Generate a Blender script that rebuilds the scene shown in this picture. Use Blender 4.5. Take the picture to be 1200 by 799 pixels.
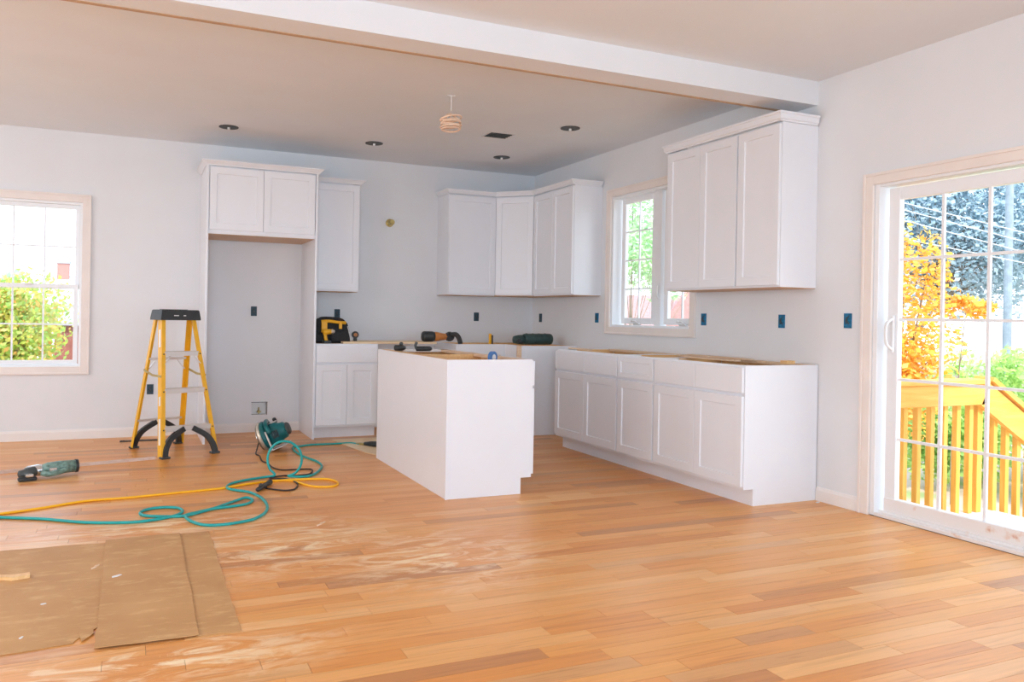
import bpy, bmesh, math, random
from mathutils import Vector, Matrix
random.seed(7)
for o in list(bpy.data.objects): bpy.data.objects.remove(o)
SC = bpy.context.scene
COL = SC.collection
R = math.radians

# ------------------------------------------------------------------ camera
cam = bpy.data.cameras.new('camera'); camo = bpy.data.objects.new('camera', cam); COL.objects.link(camo)
cam.sensor_width = 36.0; cam.lens = 924.5446/1200*36
cam.shift_x = 49.98/1200; cam.shift_y = -26.594/1200
cam.clip_start = .05; cam.clip_end = 300
yaw, pitch, roll = -0.4039, -0.0019, 0.0178
fw = Vector((-math.sin(yaw)*math.cos(pitch), math.cos(yaw)*math.cos(pitch), math.sin(pitch)))
r0 = Vector((math.cos(yaw), math.sin(yaw), 0)); u0 = r0.cross(fw)
rr = r0*math.cos(roll)+u0*math.sin(roll); uu = u0*math.cos(roll)-r0*math.sin(roll)
m4 = Matrix((rr, uu, -fw)).transposed().to_4x4(); m4.translation = (-4.1023, -7.8153, 1.1479)
camo.matrix_world = m4
SC.camera = camo

# ------------------------------------------------------------------ sky, sun, exposure
SC.view_settings.view_transform = 'Standard'; SC.view_settings.look = 'None'
SC.view_settings.gamma = 1; SC.view_settings.exposure = -0.10
world = bpy.data.worlds.new('sky'); SC.world = world; world.use_nodes = True
wn = world.node_tree; bg = wn.nodes['Background']
tc = wn.nodes.new('ShaderNodeTexCoord'); sp = wn.nodes.new('ShaderNodeSeparateXYZ'); cr = wn.nodes.new('ShaderNodeValToRGB')
wn.links.new(tc.outputs['Generated'], sp.inputs[0]); wn.links.new(sp.outputs['Z'], cr.inputs[0])
cr.color_ramp.elements[0].color = (.80, .90, 1, 1); cr.color_ramp.elements[1].color = (.62, .80, 1, 1)
wn.links.new(cr.outputs[0], bg.inputs[0]); bg.inputs[1].default_value = 3.3

def lamp(name, kind, loc, aim, energy, color=(1, 1, 1), size=(1, 1), **kw):
    l = bpy.data.lights.new(name, kind); l.energy = energy; l.color = color
    if kind == 'AREA': l.shape = 'RECTANGLE'; l.size, l.size_y = size
    for k, v in kw.items(): setattr(l, k, v)
    o = bpy.data.objects.new(name, l); COL.objects.link(o); o.location = loc
    o.rotation_euler = (Vector(aim)-Vector(loc)).to_track_quat('-Z', 'Y').to_euler()
    return o
# sun comes over the roof from behind the camera, lights only the garden
lamp('sun', 'SUN', (0, -20, 20), (3.5, 0, 0), 4.2, (1, .95, .86), angle=R(3))
# fill lamps added for daylight from assumed, unseen windows behind the camera and at left
lamp('front_wall_fill', 'AREA', (-2.2, -10.9, 1.45), (-2.2, 0, 1.35), 46, (.58, .78, 1), (1.9, 1.9))
lamp('front_wall_fill', 'AREA', (-5.3, -10.9, 1.45), (-5.3, 0, 1.35), 46, (.66, .82, 1), (1.9, 1.9))
lamp('left_wall_fill', 'AREA', (-7.4, -5.2, 1.5), (0, -5.2, 1.3), 38, (1, .82, .68), (2.2, 1.6))  # added fill, tinted warm to tan the left side
lamp('left_wall_fill', 'AREA', (-7.4, -2.2, 1.5), (-1.2, -1.2, 1.4), 34, (.86, .90, .98), (1.6, 1.6))  # added fill that evens out the kitchen, set at an added window
lamp('right_wall_fill', 'AREA', (-.1, -8.6, 1.6), (-3.2, -6.6, .2), 38, (.66, .82, 1), (1.8, 1.6))  # added fill, aimed down to brighten the floor at the near right
# added fill lamp behind the camera, tilted up to brighten the ceiling
lamp('ceiling_fill', 'AREA', (-4.4, -8.9, 1.1), (-3.2, -4.2, 2.7), 85, (.58, .79, 1), (1.2, 1.2))
# sky portals in the openings in view
for loc, aim, sz in (((.16, -5.36, 1.0), (-5, -5.36, 1.0), (1.8, 2.0)), ((.16, -2.15, 1.68), (-5, -2.15, 1.68), (1.15, 1.2)), ((-4.94, .16, 1.35), (-4.94, -5, 1.35), (.85, 1.5))):
    p = lamp('sky_portal', 'AREA', loc, aim, 1, size=sz); p.data.cycles.is_portal = True
SC.cycles.max_bounces = 10; SC.cycles.diffuse_bounces = 6; SC.cycles.transparent_max_bounces = 16
SC.cycles.use_denoising = True; SC.cycles.sample_clamp_indirect = 6

# ------------------------------------------------------------------ materials
class NT:
    def __init__(s, name):
        s.m = bpy.data.materials.new(name); s.m.use_nodes = True; s.t = s.m.node_tree
        s.b = s.t.nodes['Principled BSDF']; s.out = s.t.nodes['Material Output']
    def n(s, k, **kw):
        x = s.t.nodes.new('ShaderNode'+k)
        for a, v in kw.items():
            if a.startswith('i_'): x.inputs[a[2:].replace('_', ' ')].default_value = v
            else: setattr(x, a, v)
        return x
    def l(s, a, b): s.t.links.new(a, b)
    def ramp(s, fac, stops):
        x = s.n('ValToRGB'); e = x.color_ramp.elements
        while len(e) < len(stops): e.new(.5)
        for i, (p, c) in enumerate(stops): e[i].position = p; e[i].color = (*c, 1)
        s.l(fac, x.inputs[0]); return x.outputs[0]
def mat(name, c, rough=.5, metal=0, noise=0, scale=20, bump=0, bscale=200, spec=.5, coat=0):
    t = NT(name); b = t.b
    b.inputs['Base Color'].default_value = (*c, 1); b.inputs['Roughness'].default_value = rough
    b.inputs['Metallic'].default_value = metal; b.inputs['Specular IOR Level'].default_value = spec
    b.inputs['Coat Weight'].default_value = coat
    co = t.n('TexCoord')
    if noise:
        nz = t.n('TexNoise', i_Scale=scale, i_Detail=4.0); t.l(co.outputs['Object'], nz.inputs['Vector'])
        o = t.ramp(nz.outputs['Fac'], [(.3, tuple(x*(1-noise) for x in c)), (.7, tuple(min(1, x*(1+noise)) for x in c))])
        t.l(o, b.inputs['Base Color'])
    if bump:
        nz = t.n('TexNoise', i_Scale=bscale, i_Detail=3.0); t.l(co.outputs['Object'], nz.inputs['Vector'])
        bp = t.n('Bump', i_Strength=bump, i_Distance=.002); t.l(nz.outputs['Fac'], bp.inputs['Height']); t.l(bp.outputs[0], b.inputs['Normal'])
    return t.m
WALL = mat('wall_paint', (.765, .78, .80), .7, noise=.015, scale=3, bump=.08, bscale=150)
CEIL = mat('ceiling_paint', (.77, .80, .83), .8, noise=.015, scale=2)
TRIM = mat('primed_trim', (.84, .80, .77), .5, noise=.02, scale=6)
WHITE = mat('cabinet_white', (.82, .84, .88), .32, noise=.01, scale=4)
VINYL = mat('white_vinyl', (.86, .88, .90), .35)
GAP = mat('dark_gap', (.03, .03, .03), .9)
CASE = mat('peach_primed_casing', (.84, .77, .72), .5, noise=.03, scale=5)
BEAD = mat('bare_corner_strip', (.52, .35, .22), .7, noise=.1, scale=8)
YELLOW = mat('ladder_yellow', (.86, .46, .02), .4, noise=.06, scale=15)
ALU = mat('aluminium', (.72, .71, .70), .35, .85, noise=.05)
ALUPAINT = mat('dull_aluminium', (.66, .64, .62), .45, .3)
BLACK = mat('black_plastic', (.025, .028, .03), .45, noise=.2)
DGREY = mat('dark_grey_plastic', (.06, .07, .07), .5, noise=.2)
BRASS = mat('brass', (.50, .39, .15), .35, .8, noise=.1)
TEAL = mat('teal_plastic', (.0, .12, .13), .35, noise=.15, scale=30)
HOSEM = mat('teal_rubber', (.01, .36, .35), .4, noise=.08)
CORDY = mat('yellow_cord_jacket', (.95, .50, .01), .4)
CORDB = mat('black_cord_jacket', (.03, .02, .02), .5)
NYLON = mat('black_nylon', (.02, .021, .023), .85, noise=.35, scale=60, bump=.3)
TOOLY = mat('tool_yellow', (.85, .42, .01), .4, noise=.08)
ORANGE = mat('tool_orange', (.50, .18, .04), .4, noise=.2, scale=30)
DGREEN = mat('dark_green_plastic', (.03, .065, .06), .45, noise=.2, scale=20)
GREENMET = mat('worn_green_casing', (.16, .27, .23), .35, noise=.5, scale=40)
CHROME = mat('bright_metal', (.75, .77, .78), .2, .9, noise=.1, scale=30)
BLUEBOX = mat('blue_box_plastic', (.01, .17, .33), .5, noise=.4, scale=120)
SHADEDBOX = mat('shaded_blue_box_plastic', (.03, .07, .10), .6, noise=.4, scale=120)  # same blue plastic with the shade darkened into its colour
BLUE = mat('blue_plastic', (.06, .2, .5), .4, noise=.2)
COPPER = mat('beige_cable', (.86, .64, .48), .5, noise=.08)
PINKW = mat('white_plastic', (.82, .82, .82), .4)
SAWB = mat('saw_blade_steel', (.62, .58, .50), .35, .7, noise=.2, scale=30)
ASPH = mat('dark_stone', (.16, .16, .18), .9, noise=.4, scale=6)
BARK = mat('bark', (.30, .24, .19), .9, noise=.3, scale=8, bump=.5, bscale=20)
REDW = mat('red_brown_siding', (.26, .09, .07), .8, noise=.15, scale=8)
PALEW = mat('pale_siding', (.77, .80, .83), .8, noise=.03)
ROOFG = mat('grey_shingle', (.35, .36, .38), .9, noise=.2, scale=12)
ROOFL = mat('pale_grey_roof', (.50, .55, .58), .9, noise=.1, scale=6)
ROOFP = mat('pinkish_shingle', (.42, .24, .23), .9, noise=.15, scale=10)
BRICK = mat('chimney_brick', (.45, .2, .17), .9, noise=.2, scale=20)
WIRE = mat('pale_cable', (.55, .62, .68), .6)
POLE = mat('weathered_pole', (.26, .32, .38), .9, noise=.2, scale=5)

def wood(name, c1, c2, axis='X', scale=9, rough=.5, stretch=14):
    t = NT(name); co = t.n('TexCoord'); mp = t.n('Mapping')
    s = [stretch]*3; s['XYZ'.index(axis)] = 1.0; mp.inputs['Scale'].default_value = s
    t.l(co.outputs['Object'], mp.inputs[0])
    nz = t.n('TexNoise', i_Scale=scale, i_Detail=5.0, i_Distortion=.6); t.l(mp.outputs[0], nz.inputs['Vector'])
    t.l(t.ramp(nz.outputs['Fac'], [(.3, c1), (.7, c2)]), t.b.inputs['Base Color'])
    t.b.inputs['Roughness'].default_value = rough
    return t.m
PLY = wood('plywood', (.75, .55, .33), (.86, .68, .44), 'X', 4)
MAPLE_IN = wood('maple_interior', (.78, .46, .19), (.90, .60, .29), 'Y', 4)
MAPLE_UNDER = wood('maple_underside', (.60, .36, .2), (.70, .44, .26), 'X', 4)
PALEWOOD = wood('pale_wood_strip', (.72, .50, .33), (.84, .64, .45), 'Y', 6)
DECKW = wood('yellow_deck_wood', (.72, .34, .05), (.88, .50, .12), 'X', 3, .7, 8)
DECKV = wood('yellow_deck_wood_upright', (.74, .36, .05), (.92, .50, .10), 'Z', 3, .7, 8)
DECKP = wood('weathered_deck_boards', (.70, .55, .45), (.82, .68, .58), 'Y', 3, .8, 8)
LATH = wood('grey_pink_lath', (.62, .48, .40), (.74, .60, .52), 'X', 6)

def floor_mat():
    t = NT('oak_strip_floor'); b = t.b
    co = t.n('TexCoord'); oi = t.n('ObjectInfo'); at = t.n('Attribute', attribute_name='tone'); geo = t.n('NewGeometry')
    sm = t.n('Math', operation='ADD'); t.l(oi.outputs['Random'], sm.inputs[0]); t.l(at.outputs['Fac'], sm.inputs[1])
    fr = t.n('Math', operation='FRACT'); t.l(sm.outputs[0], fr.inputs[0])
    mul = t.n('Math', operation='MULTIPLY'); t.l(fr.outputs[0], mul.inputs[0]); mul.inputs[1].default_value = 53
    off = t.n('CombineXYZ'); t.l(mul.outputs[0], off.inputs[0]); t.l(mul.outputs[0], off.inputs[1]); t.l(mul.outputs[0], off.inputs[2])
    va = t.n('VectorMath', operation='ADD'); t.l(co.outputs['Object'], va.inputs[0]); t.l(off.outputs[0], va.inputs[1])
    mp = t.n('Mapping'); mp.inputs['Scale'].default_value = (1.2, 22, 1); t.l(va.outputs[0], mp.inputs[0])
    nz = t.n('TexNoise', i_Scale=2.2, i_Detail=6.0, i_Distortion=.8); t.l(mp.outputs[0], nz.inputs['Vector'])
    base = t.ramp(fr.outputs[0], [(0, (.67, .255, .052)), (.12, (.73, .30, .065)), (.3, (.77, .355, .09)), (.5, (.72, .287, .06)), (.68, (.78, .365, .105)), (.88, (.81, .435, .16)), (.965, (.54, .225, .07)), (1, (.63, .26, .06))])
    gr = t.ramp(nz.outputs['Fac'], [(.25, (.78, .70, .62)), (.45, (.98, .97, .96)), (.75, (1.08, 1.08, 1.08))])
    mx = t.n('MixRGB', blend_type='MULTIPLY'); mx.inputs[0].default_value = 1; t.l(base, mx.inputs[1]); t.l(gr, mx.inputs[2])
    # sawdust drifts left by the sander (marks on the boards, in room coordinates)
    dm = t.n('Mapping'); dm.inputs['Rotation'].default_value = (0, 0, R(35)); dm.inputs['Scale'].default_value = (2.2, 7, 1)
    t.l(geo.outputs['Position'], dm.inputs[0])
    dn = t.n('TexNoise', i_Scale=1.5, i_Detail=9.0, i_Roughness=.68, i_Distortion=1.2); t.l(dm.outputs[0], dn.inputs['Vector'])
    def blob(cx, cy, rx, ry):
        a = t.n('Mapping'); a.vector_type = 'POINT'
        a.inputs['Location'].default_value = (-cx/rx, -cy/ry, 0); a.inputs['Scale'].default_value = (1/rx, 1/ry, 0)
        t.l(geo.outputs['Position'], a.inputs[0]); ln = t.n('VectorMath', operation='LENGTH'); t.l(a.outputs[0], ln.inputs[0])
        mr = t.n('MapRange'); mr.inputs['From Min'].default_value = 1; mr.inputs['From Max'].default_value = .1; t.l(ln.outputs['Value'], mr.inputs['Value'])
        return mr.outputs[0]
    a1 = blob(-3.35, -3.85, .75, .75); a2 = blob(-2.75, -4.3, .7, .6); a3 = blob(-4.0, -5.05, .8, .3); a4 = blob(-3.9, -3.3, .9, .35)
    s1 = t.n('Math', operation='MAXIMUM'); t.l(a1, s1.inputs[0]); t.l(a2, s1.inputs[1])
    s2 = t.n('Math', operation='MAXIMUM'); t.l(a3, s2.inputs[0]); t.l(a4, s2.inputs[1])
    s3 = t.n('Math', operation='MAXIMUM'); t.l(s1.outputs[0], s3.inputs[0]); t.l(s2.outputs[0], s3.inputs[1])
    th = t.n('MapRange'); th.inputs['From Min'].default_value = .47; th.inputs['From Max'].default_value = .60; t.l(dn.outputs['Fac'], th.inputs['Value'])
    ms = t.n('Math', operation='MULTIPLY'); t.l(s3.outputs[0], ms.inputs[0]); t.l(th.outputs[0], ms.inputs[1])
    m2 = t.n('MixRGB'); t.l(ms.outputs[0], m2.inputs[0]); t.l(mx.outputs[0], m2.inputs[1]); m2.inputs[2].default_value = (.96, .74, .46, 1)
    t.l(m2.outputs[0], b.inputs['Base Color'])
    b.inputs['Roughness'].default_value = .33
    bp = t.n('Bump', i_Strength=.12, i_Distance=.002); t.l(nz.outputs['Fac'], bp.inputs['Height']); t.l(bp.outputs[0], b.inputs['Normal'])
    return t.m
FLOOR = floor_mat()
def paper_mat():
    t = NT('brown_floor_paper'); b = t.b; co = t.n('TexCoord')
    n1 = t.n('TexNoise', i_Scale=3.0, i_Detail=5.0); t.l(co.outputs['Object'], n1.inputs['Vector'])
    c = t.ramp(n1.outputs['Fac'], [(.3, (.50, .26, .095)), (.7, (.60, .34, .14))])
    mp = t.n('Mapping'); mp.inputs['Scale'].default_value = (2, 6, 1); t.l(co.outputs['Object'], mp.inputs[0])
    n2 = t.n('TexNoise', i_Scale=3.0, i_Detail=9.0, i_Roughness=.7); t.l(mp.outputs[0], n2.inputs['Vector'])
    mr = t.n('MapRange'); mr.inputs['From Min'].default_value = .52; mr.inputs['From Max'].default_value = .66; mr.inputs['To Max'].default_value = .35; t.l(n2.outputs['Fac'], mr.inputs['Value'])
    m2 = t.n('MixRGB'); t.l(mr.outputs[0], m2.inputs[0]); t.l(c, m2.inputs[1]); m2.inputs[2].default_value = (.85, .60, .30, 1)
    t.l(m2.outputs[0], b.inputs['Base Color']); b.inputs['Roughness'].default_value = .6
    return t.m
PAPER = paper_mat()
def glass_mat():
    t = NT('window_glass'); t.t.nodes.remove(t.b)
    tr = t.n('BsdfTransparent'); gl = t.n('BsdfGlossy'); gl.inputs['Roughness'].default_value = .02
    fr = t.n('Fresnel'); fr.inputs[0].default_value = 1.2; mx = t.n('MixShader'); g = t.n('NewGeometry')
    iv = t.n('Math', operation='SUBTRACT'); iv.inputs[0].default_value = 1; t.l(g.outputs['Backfacing'], iv.inputs[1])
    mu = t.n('Math', operation='MULTIPLY'); t.l(fr.outputs[0], mu.inputs[0]); t.l(iv.outputs[0], mu.inputs[1])
    t.l(mu.outputs[0], mx.inputs[0]); t.l(tr.outputs[0], mx.inputs[1]); t.l(gl.outputs[0], mx.inputs[2]); t.l(mx.outputs[0], t.out.inputs[0])
    return t.m
GLASS = glass_mat()
def sill_mat():
    t = NT('scuffed_white_sill'); b = t.b; co = t.n('TexCoord'); n = t.n('TexNoise', i_Scale=9.0, i_Detail=6.0)
    t.l(co.outputs['Object'], n.inputs['Vector'])
    t.l(t.ramp(n.outputs['Fac'], [(.31, (.60, .30, .18)), (.35, (.80, .66, .58)), (.40, (.85, .82, .80)), (1, (.85, .83, .82))]), b.inputs['Base Color'])
    return t.m
SILL = sill_mat()
def leaf_mat(name, cols, rough=.6, trans=.25):
    t = NT(name); b = t.b; g = t.n('NewGeometry')
    st = [(i/max(1, len(cols)-1), c) for i, c in enumerate(cols)]
    c = t.ramp(g.outputs['Random Per Island'], st)
    t.l(c, b.inputs['Base Color']); b.inputs['Roughness'].default_value = rough
    tl = t.n('BsdfTranslucent'); t.l(c, tl.inputs[0]); mx = t.n('MixShader'); mx.inputs[0].default_value = trans
    t.l(b.outputs[0], mx.inputs[1]); t.l(tl.outputs[0], mx.inputs[2]); t.l(mx.outputs[0], t.out.inputs[0])
    return t.m
def ground_mat():
    t = NT('garden_ground'); b = t.b; g = t.n('NewGeometry'); n = t.n('TexNoise', i_Scale=1.2, i_Detail=8.0); t.l(g.outputs['Position'], n.inputs['Vector'])
    t.l(t.ramp(n.outputs['Fac'], [(.35, (.30, .36, .14)), (.5, (.55, .42, .34)), (.7, (.62, .48, .40))]), b.inputs['Base Color']); b.inputs['Roughness'].default_value = .95
    return t.m
GROUND = ground_mat()

# ------------------------------------------------------------------ building helpers
def new_obj(name, bm, m, parent=None, loc=None, rz=0, smooth=False):
    me = bpy.data.meshes.new(name); bmesh.ops.recalc_face_normals(bm, faces=bm.faces); bm.to_mesh(me); bm.free()
    for mm in (m if isinstance(m, (list, tuple)) else [m]): me.materials.append(mm)
    if smooth:
        for p in me.polygons: p.use_smooth = True
    o = bpy.data.objects.new(name, me); COL.objects.link(o)
    if parent: o.parent = parent
    if loc: o.location = loc
    if rz: o.rotation_euler = (0, 0, rz)
    return o
def tag(o, label=None, cat=None, group=None, kind=None):
    if label: o['label'] = label
    if cat: o['category'] = cat
    if group: o['group'] = group
    if kind: o['kind'] = kind
    return o
def thing(name, label, cat, loc=(0, 0, 0), rz=0, group=None):
    o = bpy.data.objects.new(name, None); COL.objects.link(o); o.location = loc; o.rotation_euler = (0, 0, rz)
    return tag(o, label, cat, group)
def copy_tree(o, parent=None):
    c = o.copy(); COL.objects.link(c); c.parent = parent
    for ch in list(o.children): copy_tree(ch, c)
    return c
def B(*boxes, bev=0, seg=1):
    """boxes: (x0,x1,y0,y1,z0,z1)"""
    bm = bmesh.new()
    for x0, x1, y0, y1, z0, z1 in boxes:
        g = bmesh.ops.create_cube(bm, size=1)
        vs = g['verts']
        bmesh.ops.scale(bm, vec=(abs(x1-x0), abs(y1-y0), abs(z1-z0)), verts=vs)
        bmesh.ops.translate(bm, vec=((x0+x1)/2, (y0+y1)/2, (z0+z1)/2), verts=vs)
    if bev: bmesh.ops.bevel(bm, geom=bm.edges[:], offset=bev, segments=seg, affect='EDGES', clamp_overlap=True)
    return bm
def prism(bm, poly, axis, a, b):
    """poly in the two other axes (in xyz order), extruded along axis from a to b"""
    def P(p, t):
        q = list(p); q.insert('xyz'.index(axis), t); return q
    v0 = [bm.verts.new(P(p, a)) for p in poly]; v1 = [bm.verts.new(P(p, b)) for p in poly]
    n = len(poly)
    bm.faces.new(v0); bm.faces.new(v1[::-1])
    for i in range(n): bm.faces.new((v0[i], v1[i], v1[(i+1) % n], v0[(i+1) % n]))
    return bm
def tube(bm, pts, r, n=8, cap=True):
    pts = [Vector(p) for p in pts]; rings = []
    rs = r if isinstance(r, (list, tuple)) else [r]*len(pts)
    t0 = (pts[1]-pts[0]).normalized(); up = Vector((0, 0, 1)) if abs(t0.z) < .9 else Vector((1, 0, 0))
    a = t0.cross(up).normalized()
    for i, p in enumerate(pts):
        t = (pts[min(i+1, len(pts)-1)]-pts[max(i-1, 0)]).normalized()
        a = (a-t*a.dot(t)).normalized(); b = t.cross(a)
        rings.append([bm.verts.new(p+(a*math.cos(k*2*math.pi/n)+b*math.sin(k*2*math.pi/n))*rs[i]) for k in range(n)])
    for i in range(len(rings)-1):
        for k in range(n): bm.faces.new((rings[i][k], rings[i][(k+1) % n], rings[i+1][(k+1) % n], rings[i+1][k]))
    if cap: bm.faces.new(rings[0][::-1]); bm.faces.new(rings[-1])
    return bm
def T(*a, **k): return tube(bmesh.new(), *a, **k)
def spline(pts, sub=6):
    P = [Vector(p) for p in pts]; out = []
    for i in range(len(P)-1):
        a, b, c, d = P[max(i-1, 0)], P[i], P[i+1], P[min(i+2, len(P)-1)]
        for k in range(sub):
            t = k/sub
            out.append(.5*((2*b)+(c-a)*t+(2*a-5*b+4*c-d)*t*t+(3*b-3*c+d-a)*t**3))
    out.append(P[-1]); return out
def bar(bm, p, q, w, d, side):
    """rectangular bar from p to q, w along 'side' vector, d along the third"""
    p, q = Vector(p), Vector(q); t = (q-p).normalized(); s = Vector(side); s = (s-t*s.dot(t)).normalized(); n = t.cross(s)
    vs = []
    for e in (p, q):
        for i, j in ((-1, -1), (1, -1), (1, 1), (-1, 1)): vs.append(bm.verts.new(e+s*w/2*i+n*d/2*j))
    for f in ((0, 1, 2, 3), (7, 6, 5, 4), (0, 4, 5, 1), (1, 5, 6, 2), (2, 6, 7, 3), (3, 7, 4, 0)): bm.faces.new([vs[k] for k in f])
    return bm
def lathe(bm, prof, n=20, axis='z', org=(0, 0, 0)):
    rings = []
    for r, h in prof:
        ring = []
        for k in range(n):
            a = k*2*math.pi/n; c, s = r*math.cos(a), r*math.sin(a)
            p = {'z': (c, s, h), 'x': (h, c, s), 'y': (c, h, s)}[axis]
            ring.append(bm.verts.new(Vector(p)+Vector(org)))
        rings.append(ring)
    for i in range(len(rings)-1):
        for k in range(n): bm.faces.new((rings[i][k], rings[i][(k+1) % n], rings[i+1][(k+1) % n], rings[i+1][k]))
    bm.faces.new(rings[0][::-1]); bm.faces.new(rings[-1])
    return bm
def LA(*a, **k): return lathe(bmesh.new(), *a, **k)
def struct(name, bm, m, parent=None, label=None, **k):
    o = new_obj(name, bm, m, parent, **k)
    if not parent: o['kind'] = 'structure'
    if label: o['label'] = label
    return o
def xf(bm, mtx): bmesh.ops.transform(bm, matrix=mtx, verts=bm.verts); return bm

# ================================================================== ROOM SHELL
H = 2.7255; XL = -7.5; YF = -11.0; WT = .15
def wall_with_holes(name, axis, pos, span, holes, label, out):
    """axis 'x': wall plane x=pos running along y; 'y': plane y=pos running along x. out=+1/-1 side of the thickness"""
    a0, a1 = span; bm = bmesh.new(); lo, hi = sorted((pos, pos+out*WT))
    cuts = sorted(set([a0, a1]+[h[0] for h in holes]+[h[1] for h in holes]))
    boxes = []
    for c0, c1 in zip(cuts, cuts[1:]):
        mid = (c0+c1)/2; hh = [h for h in holes if h[0] < mid < h[1]]
        segs = [(0, H+.1)] if not hh else [(0, hh[0][2]), (hh[0][3], H+.1)]
        for z0, z1 in segs:
            if z1-z0 < .002: continue
            boxes.append((lo, hi, c0, c1, z0, z1) if axis == 'x' else (c0, c1, lo, hi, z0, z1))
    bm = B(*boxes)
    bmesh.ops.remove_doubles(bm, verts=bm.verts, dist=1e-5)
    return struct(name, bm, WALL, label=label)
W1 = (-5.365, -4.52, .645, 2.10)       # left window hole: X range, Z range
W2 = (-2.735, -1.565, 1.08, 2.285)     # kitchen window hole: Y range
D1 = (-6.30, -4.40, 0.0, 2.0)          # patio door
HOLE = (-3.03, -2.885, .165, .285)
wall_with_holes('wall_back', 'y', 0, (XL-WT, WT), [W1, HOLE], 'white painted back wall behind the kitchen cabinets', 1)
wall_with_holes('wall_right', 'x', 0, (YF-WT, 0), [W2, D1, (-9.5, -7.7, .7, 2.3)], 'white painted right wall with kitchen window and patio door', 1)
wall_with_holes('wall_left', 'x', XL, (YF-WT, 0), [(-6.3, -4.1, .7, 2.3), (-3.0, -1.4, .7, 2.3)], 'white painted left wall', -1)
wall_with_holes('wall_front', 'y', YF, (XL, 0), [(-6.25, -4.35, .5, 2.4), (-3.15, -1.25, .5, 2.4)], 'white painted wall behind the viewer', -1)
struct('ceiling', B((XL-WT, WT, YF-WT, WT, H, H+.1)), CEIL, label='off-white painted ceiling')
struct('roof', B((XL-1.2, .45, YF-3.6, .75, H+.1, H+.25)), ROOFG, label='roof slab with its front eave deepened to keep the sun out')  # unseen; front eave extended to block sun from the front windows
# dropped beam between living area and kitchen
bmx = struct('ceiling_beam', B((XL, 0, -3.955, -3.765, 2.57, H)), WALL, label='white boxed ceiling beam between the kitchen and the near room')
new_obj('corner_strip', B((XL, -.02, -3.765, -3.735, 2.567, 2.60)), BEAD, bmx)['label'] = 'bare tan strip along the far lower edge of the beam'

# ---- floor: slab plus single oak strips
fl = struct('floor', B((XL-WT, WT, YF-WT, WT, -.15, -.012)), GAP, label='sanded orange oak strip floor')
PW = .083
def pmesh(L, tone=None):
    g = .0007
    return [(-L/2+g, -PW/2+g, 0), (L/2-g, -PW/2+g, 0), (L/2-g, PW/2-g, 0), (-L/2+g, PW/2-g, 0),
            (-L/2+g, -PW/2+g, -.012), (L/2-g, -PW/2+g, -.012), (L/2-g, PW/2-g, -.012), (-L/2+g, PW/2-g, -.012)]
PF = [(0, 1, 2, 3), (7, 6, 5, 4), (0, 4, 5, 1), (1, 5, 6, 2), (2, 6, 7, 3), (3, 7, 4, 0)]
LENS = [.32, .45, .55, .68, .8, .95, 1.1, 1.3, 1.5]
inv = m4.inverted()
def px(p):
    q = inv @ Vector(p)
    if q.z > -.1: return None
    return (550.02+924.54*q.x/-q.z, 372.9-924.54*q.y/-q.z)
planks = []; rp = random.Random(3)
nrow = int((-YF)/PW)+1
for i in range(nrow):
    yc = -PW/2-i*PW
    if yc-PW/2 < YF: break
    x = XL
    first = True
    while x < -.02:
        L = rp.choice(LENS)
        if first: L *= rp.uniform(.3, 1); first = False
        if x+L > -.25: L = -.002-x
        planks.append((x+L/2, yc, L)); x += L
def area(pl):
    x, y, L = pl; c = []
    a, b = max(x-L/2, -7.4), x+L/2; pts = []
    for k in range(5):
        p = px((a+(b-a)*k/4, y, 0))
        if p and -10 < p[0] < 1210 and -10 < p[1] < 809: pts.append(p)
    if not pts: return 0
    d = (Vector((x, y, 0))-camo.location).length
    return L*len(pts)/5/d**3
planks.sort(key=lambda p: -area(p))
cache = {}; k = 0
for x, y, L in planks[:290]:
    key = round(L, 4)
    if key not in cache:
        me = bpy.data.meshes.new('floor_board'); me.from_pydata(pmesh(L), [], PF); me.materials.append(FLOOR); cache[key] = me
    o = bpy.data.objects.new('floor_board', cache[key]); COL.objects.link(o); o.parent = fl; o.location = (x, y, 0)
V = []; F = []; TN = []
for x, y, L in planks[290:]:
    n = len(V); V += [(a+x, b+y, c) for a, b, c in pmesh(L)]; F += [tuple(q+n for q in f) for f in PF]; TN += [rp.random()]*24
me = bpy.data.meshes.new('floor_boards'); me.from_pydata(V, [], F); me.materials.append(FLOOR)
at_ = me.attributes.new('tone', 'FLOAT', 'CORNER'); at_.data.foreach_set('value', TN)
o = bpy.data.objects.new('strip_flooring', me); COL.objects.link(o); o.parent = fl; o['kind'] = 'stuff'

# ---- baseboards
def baseboard_bm(axis, pos, a, b, s):
    prof = [(0, 0), (.014*s, 0), (.014*s, .068), (.010*s, .078), (.006*s, .088), (0, .088)]
    bm = bmesh.new()
    if axis == 'x': prism(bm, [(pos+p, z) for p, z in prof], 'y', a, b)
    else: prism(bm, [(pos+p, z) for p, z in prof], 'x', a, b)
    return bm
struct('baseboard_back', baseboard_bm('y', 0, XL, -3.53, -1), TRIM, label='primed baseboard along the left part of the back wall')
struct('baseboard_alcove', baseboard_bm('y', 0, -3.505, -2.57, -1), TRIM, label='white baseboard inside the refrigerator alcove')
struct('baseboard_right', baseboard_bm('x', 0, -4.335, -4.005, -1), TRIM, label='white baseboard between the base cabinets and the patio door')
struct('baseboard_right', baseboard_bm('x', 0, YF, -6.37, -1), TRIM, label='white baseboard beyond the patio door')
struct('baseboard_left', baseboard_bm('x', XL, YF, 0, 1), TRIM, label='white baseboard of the left wall')

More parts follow.
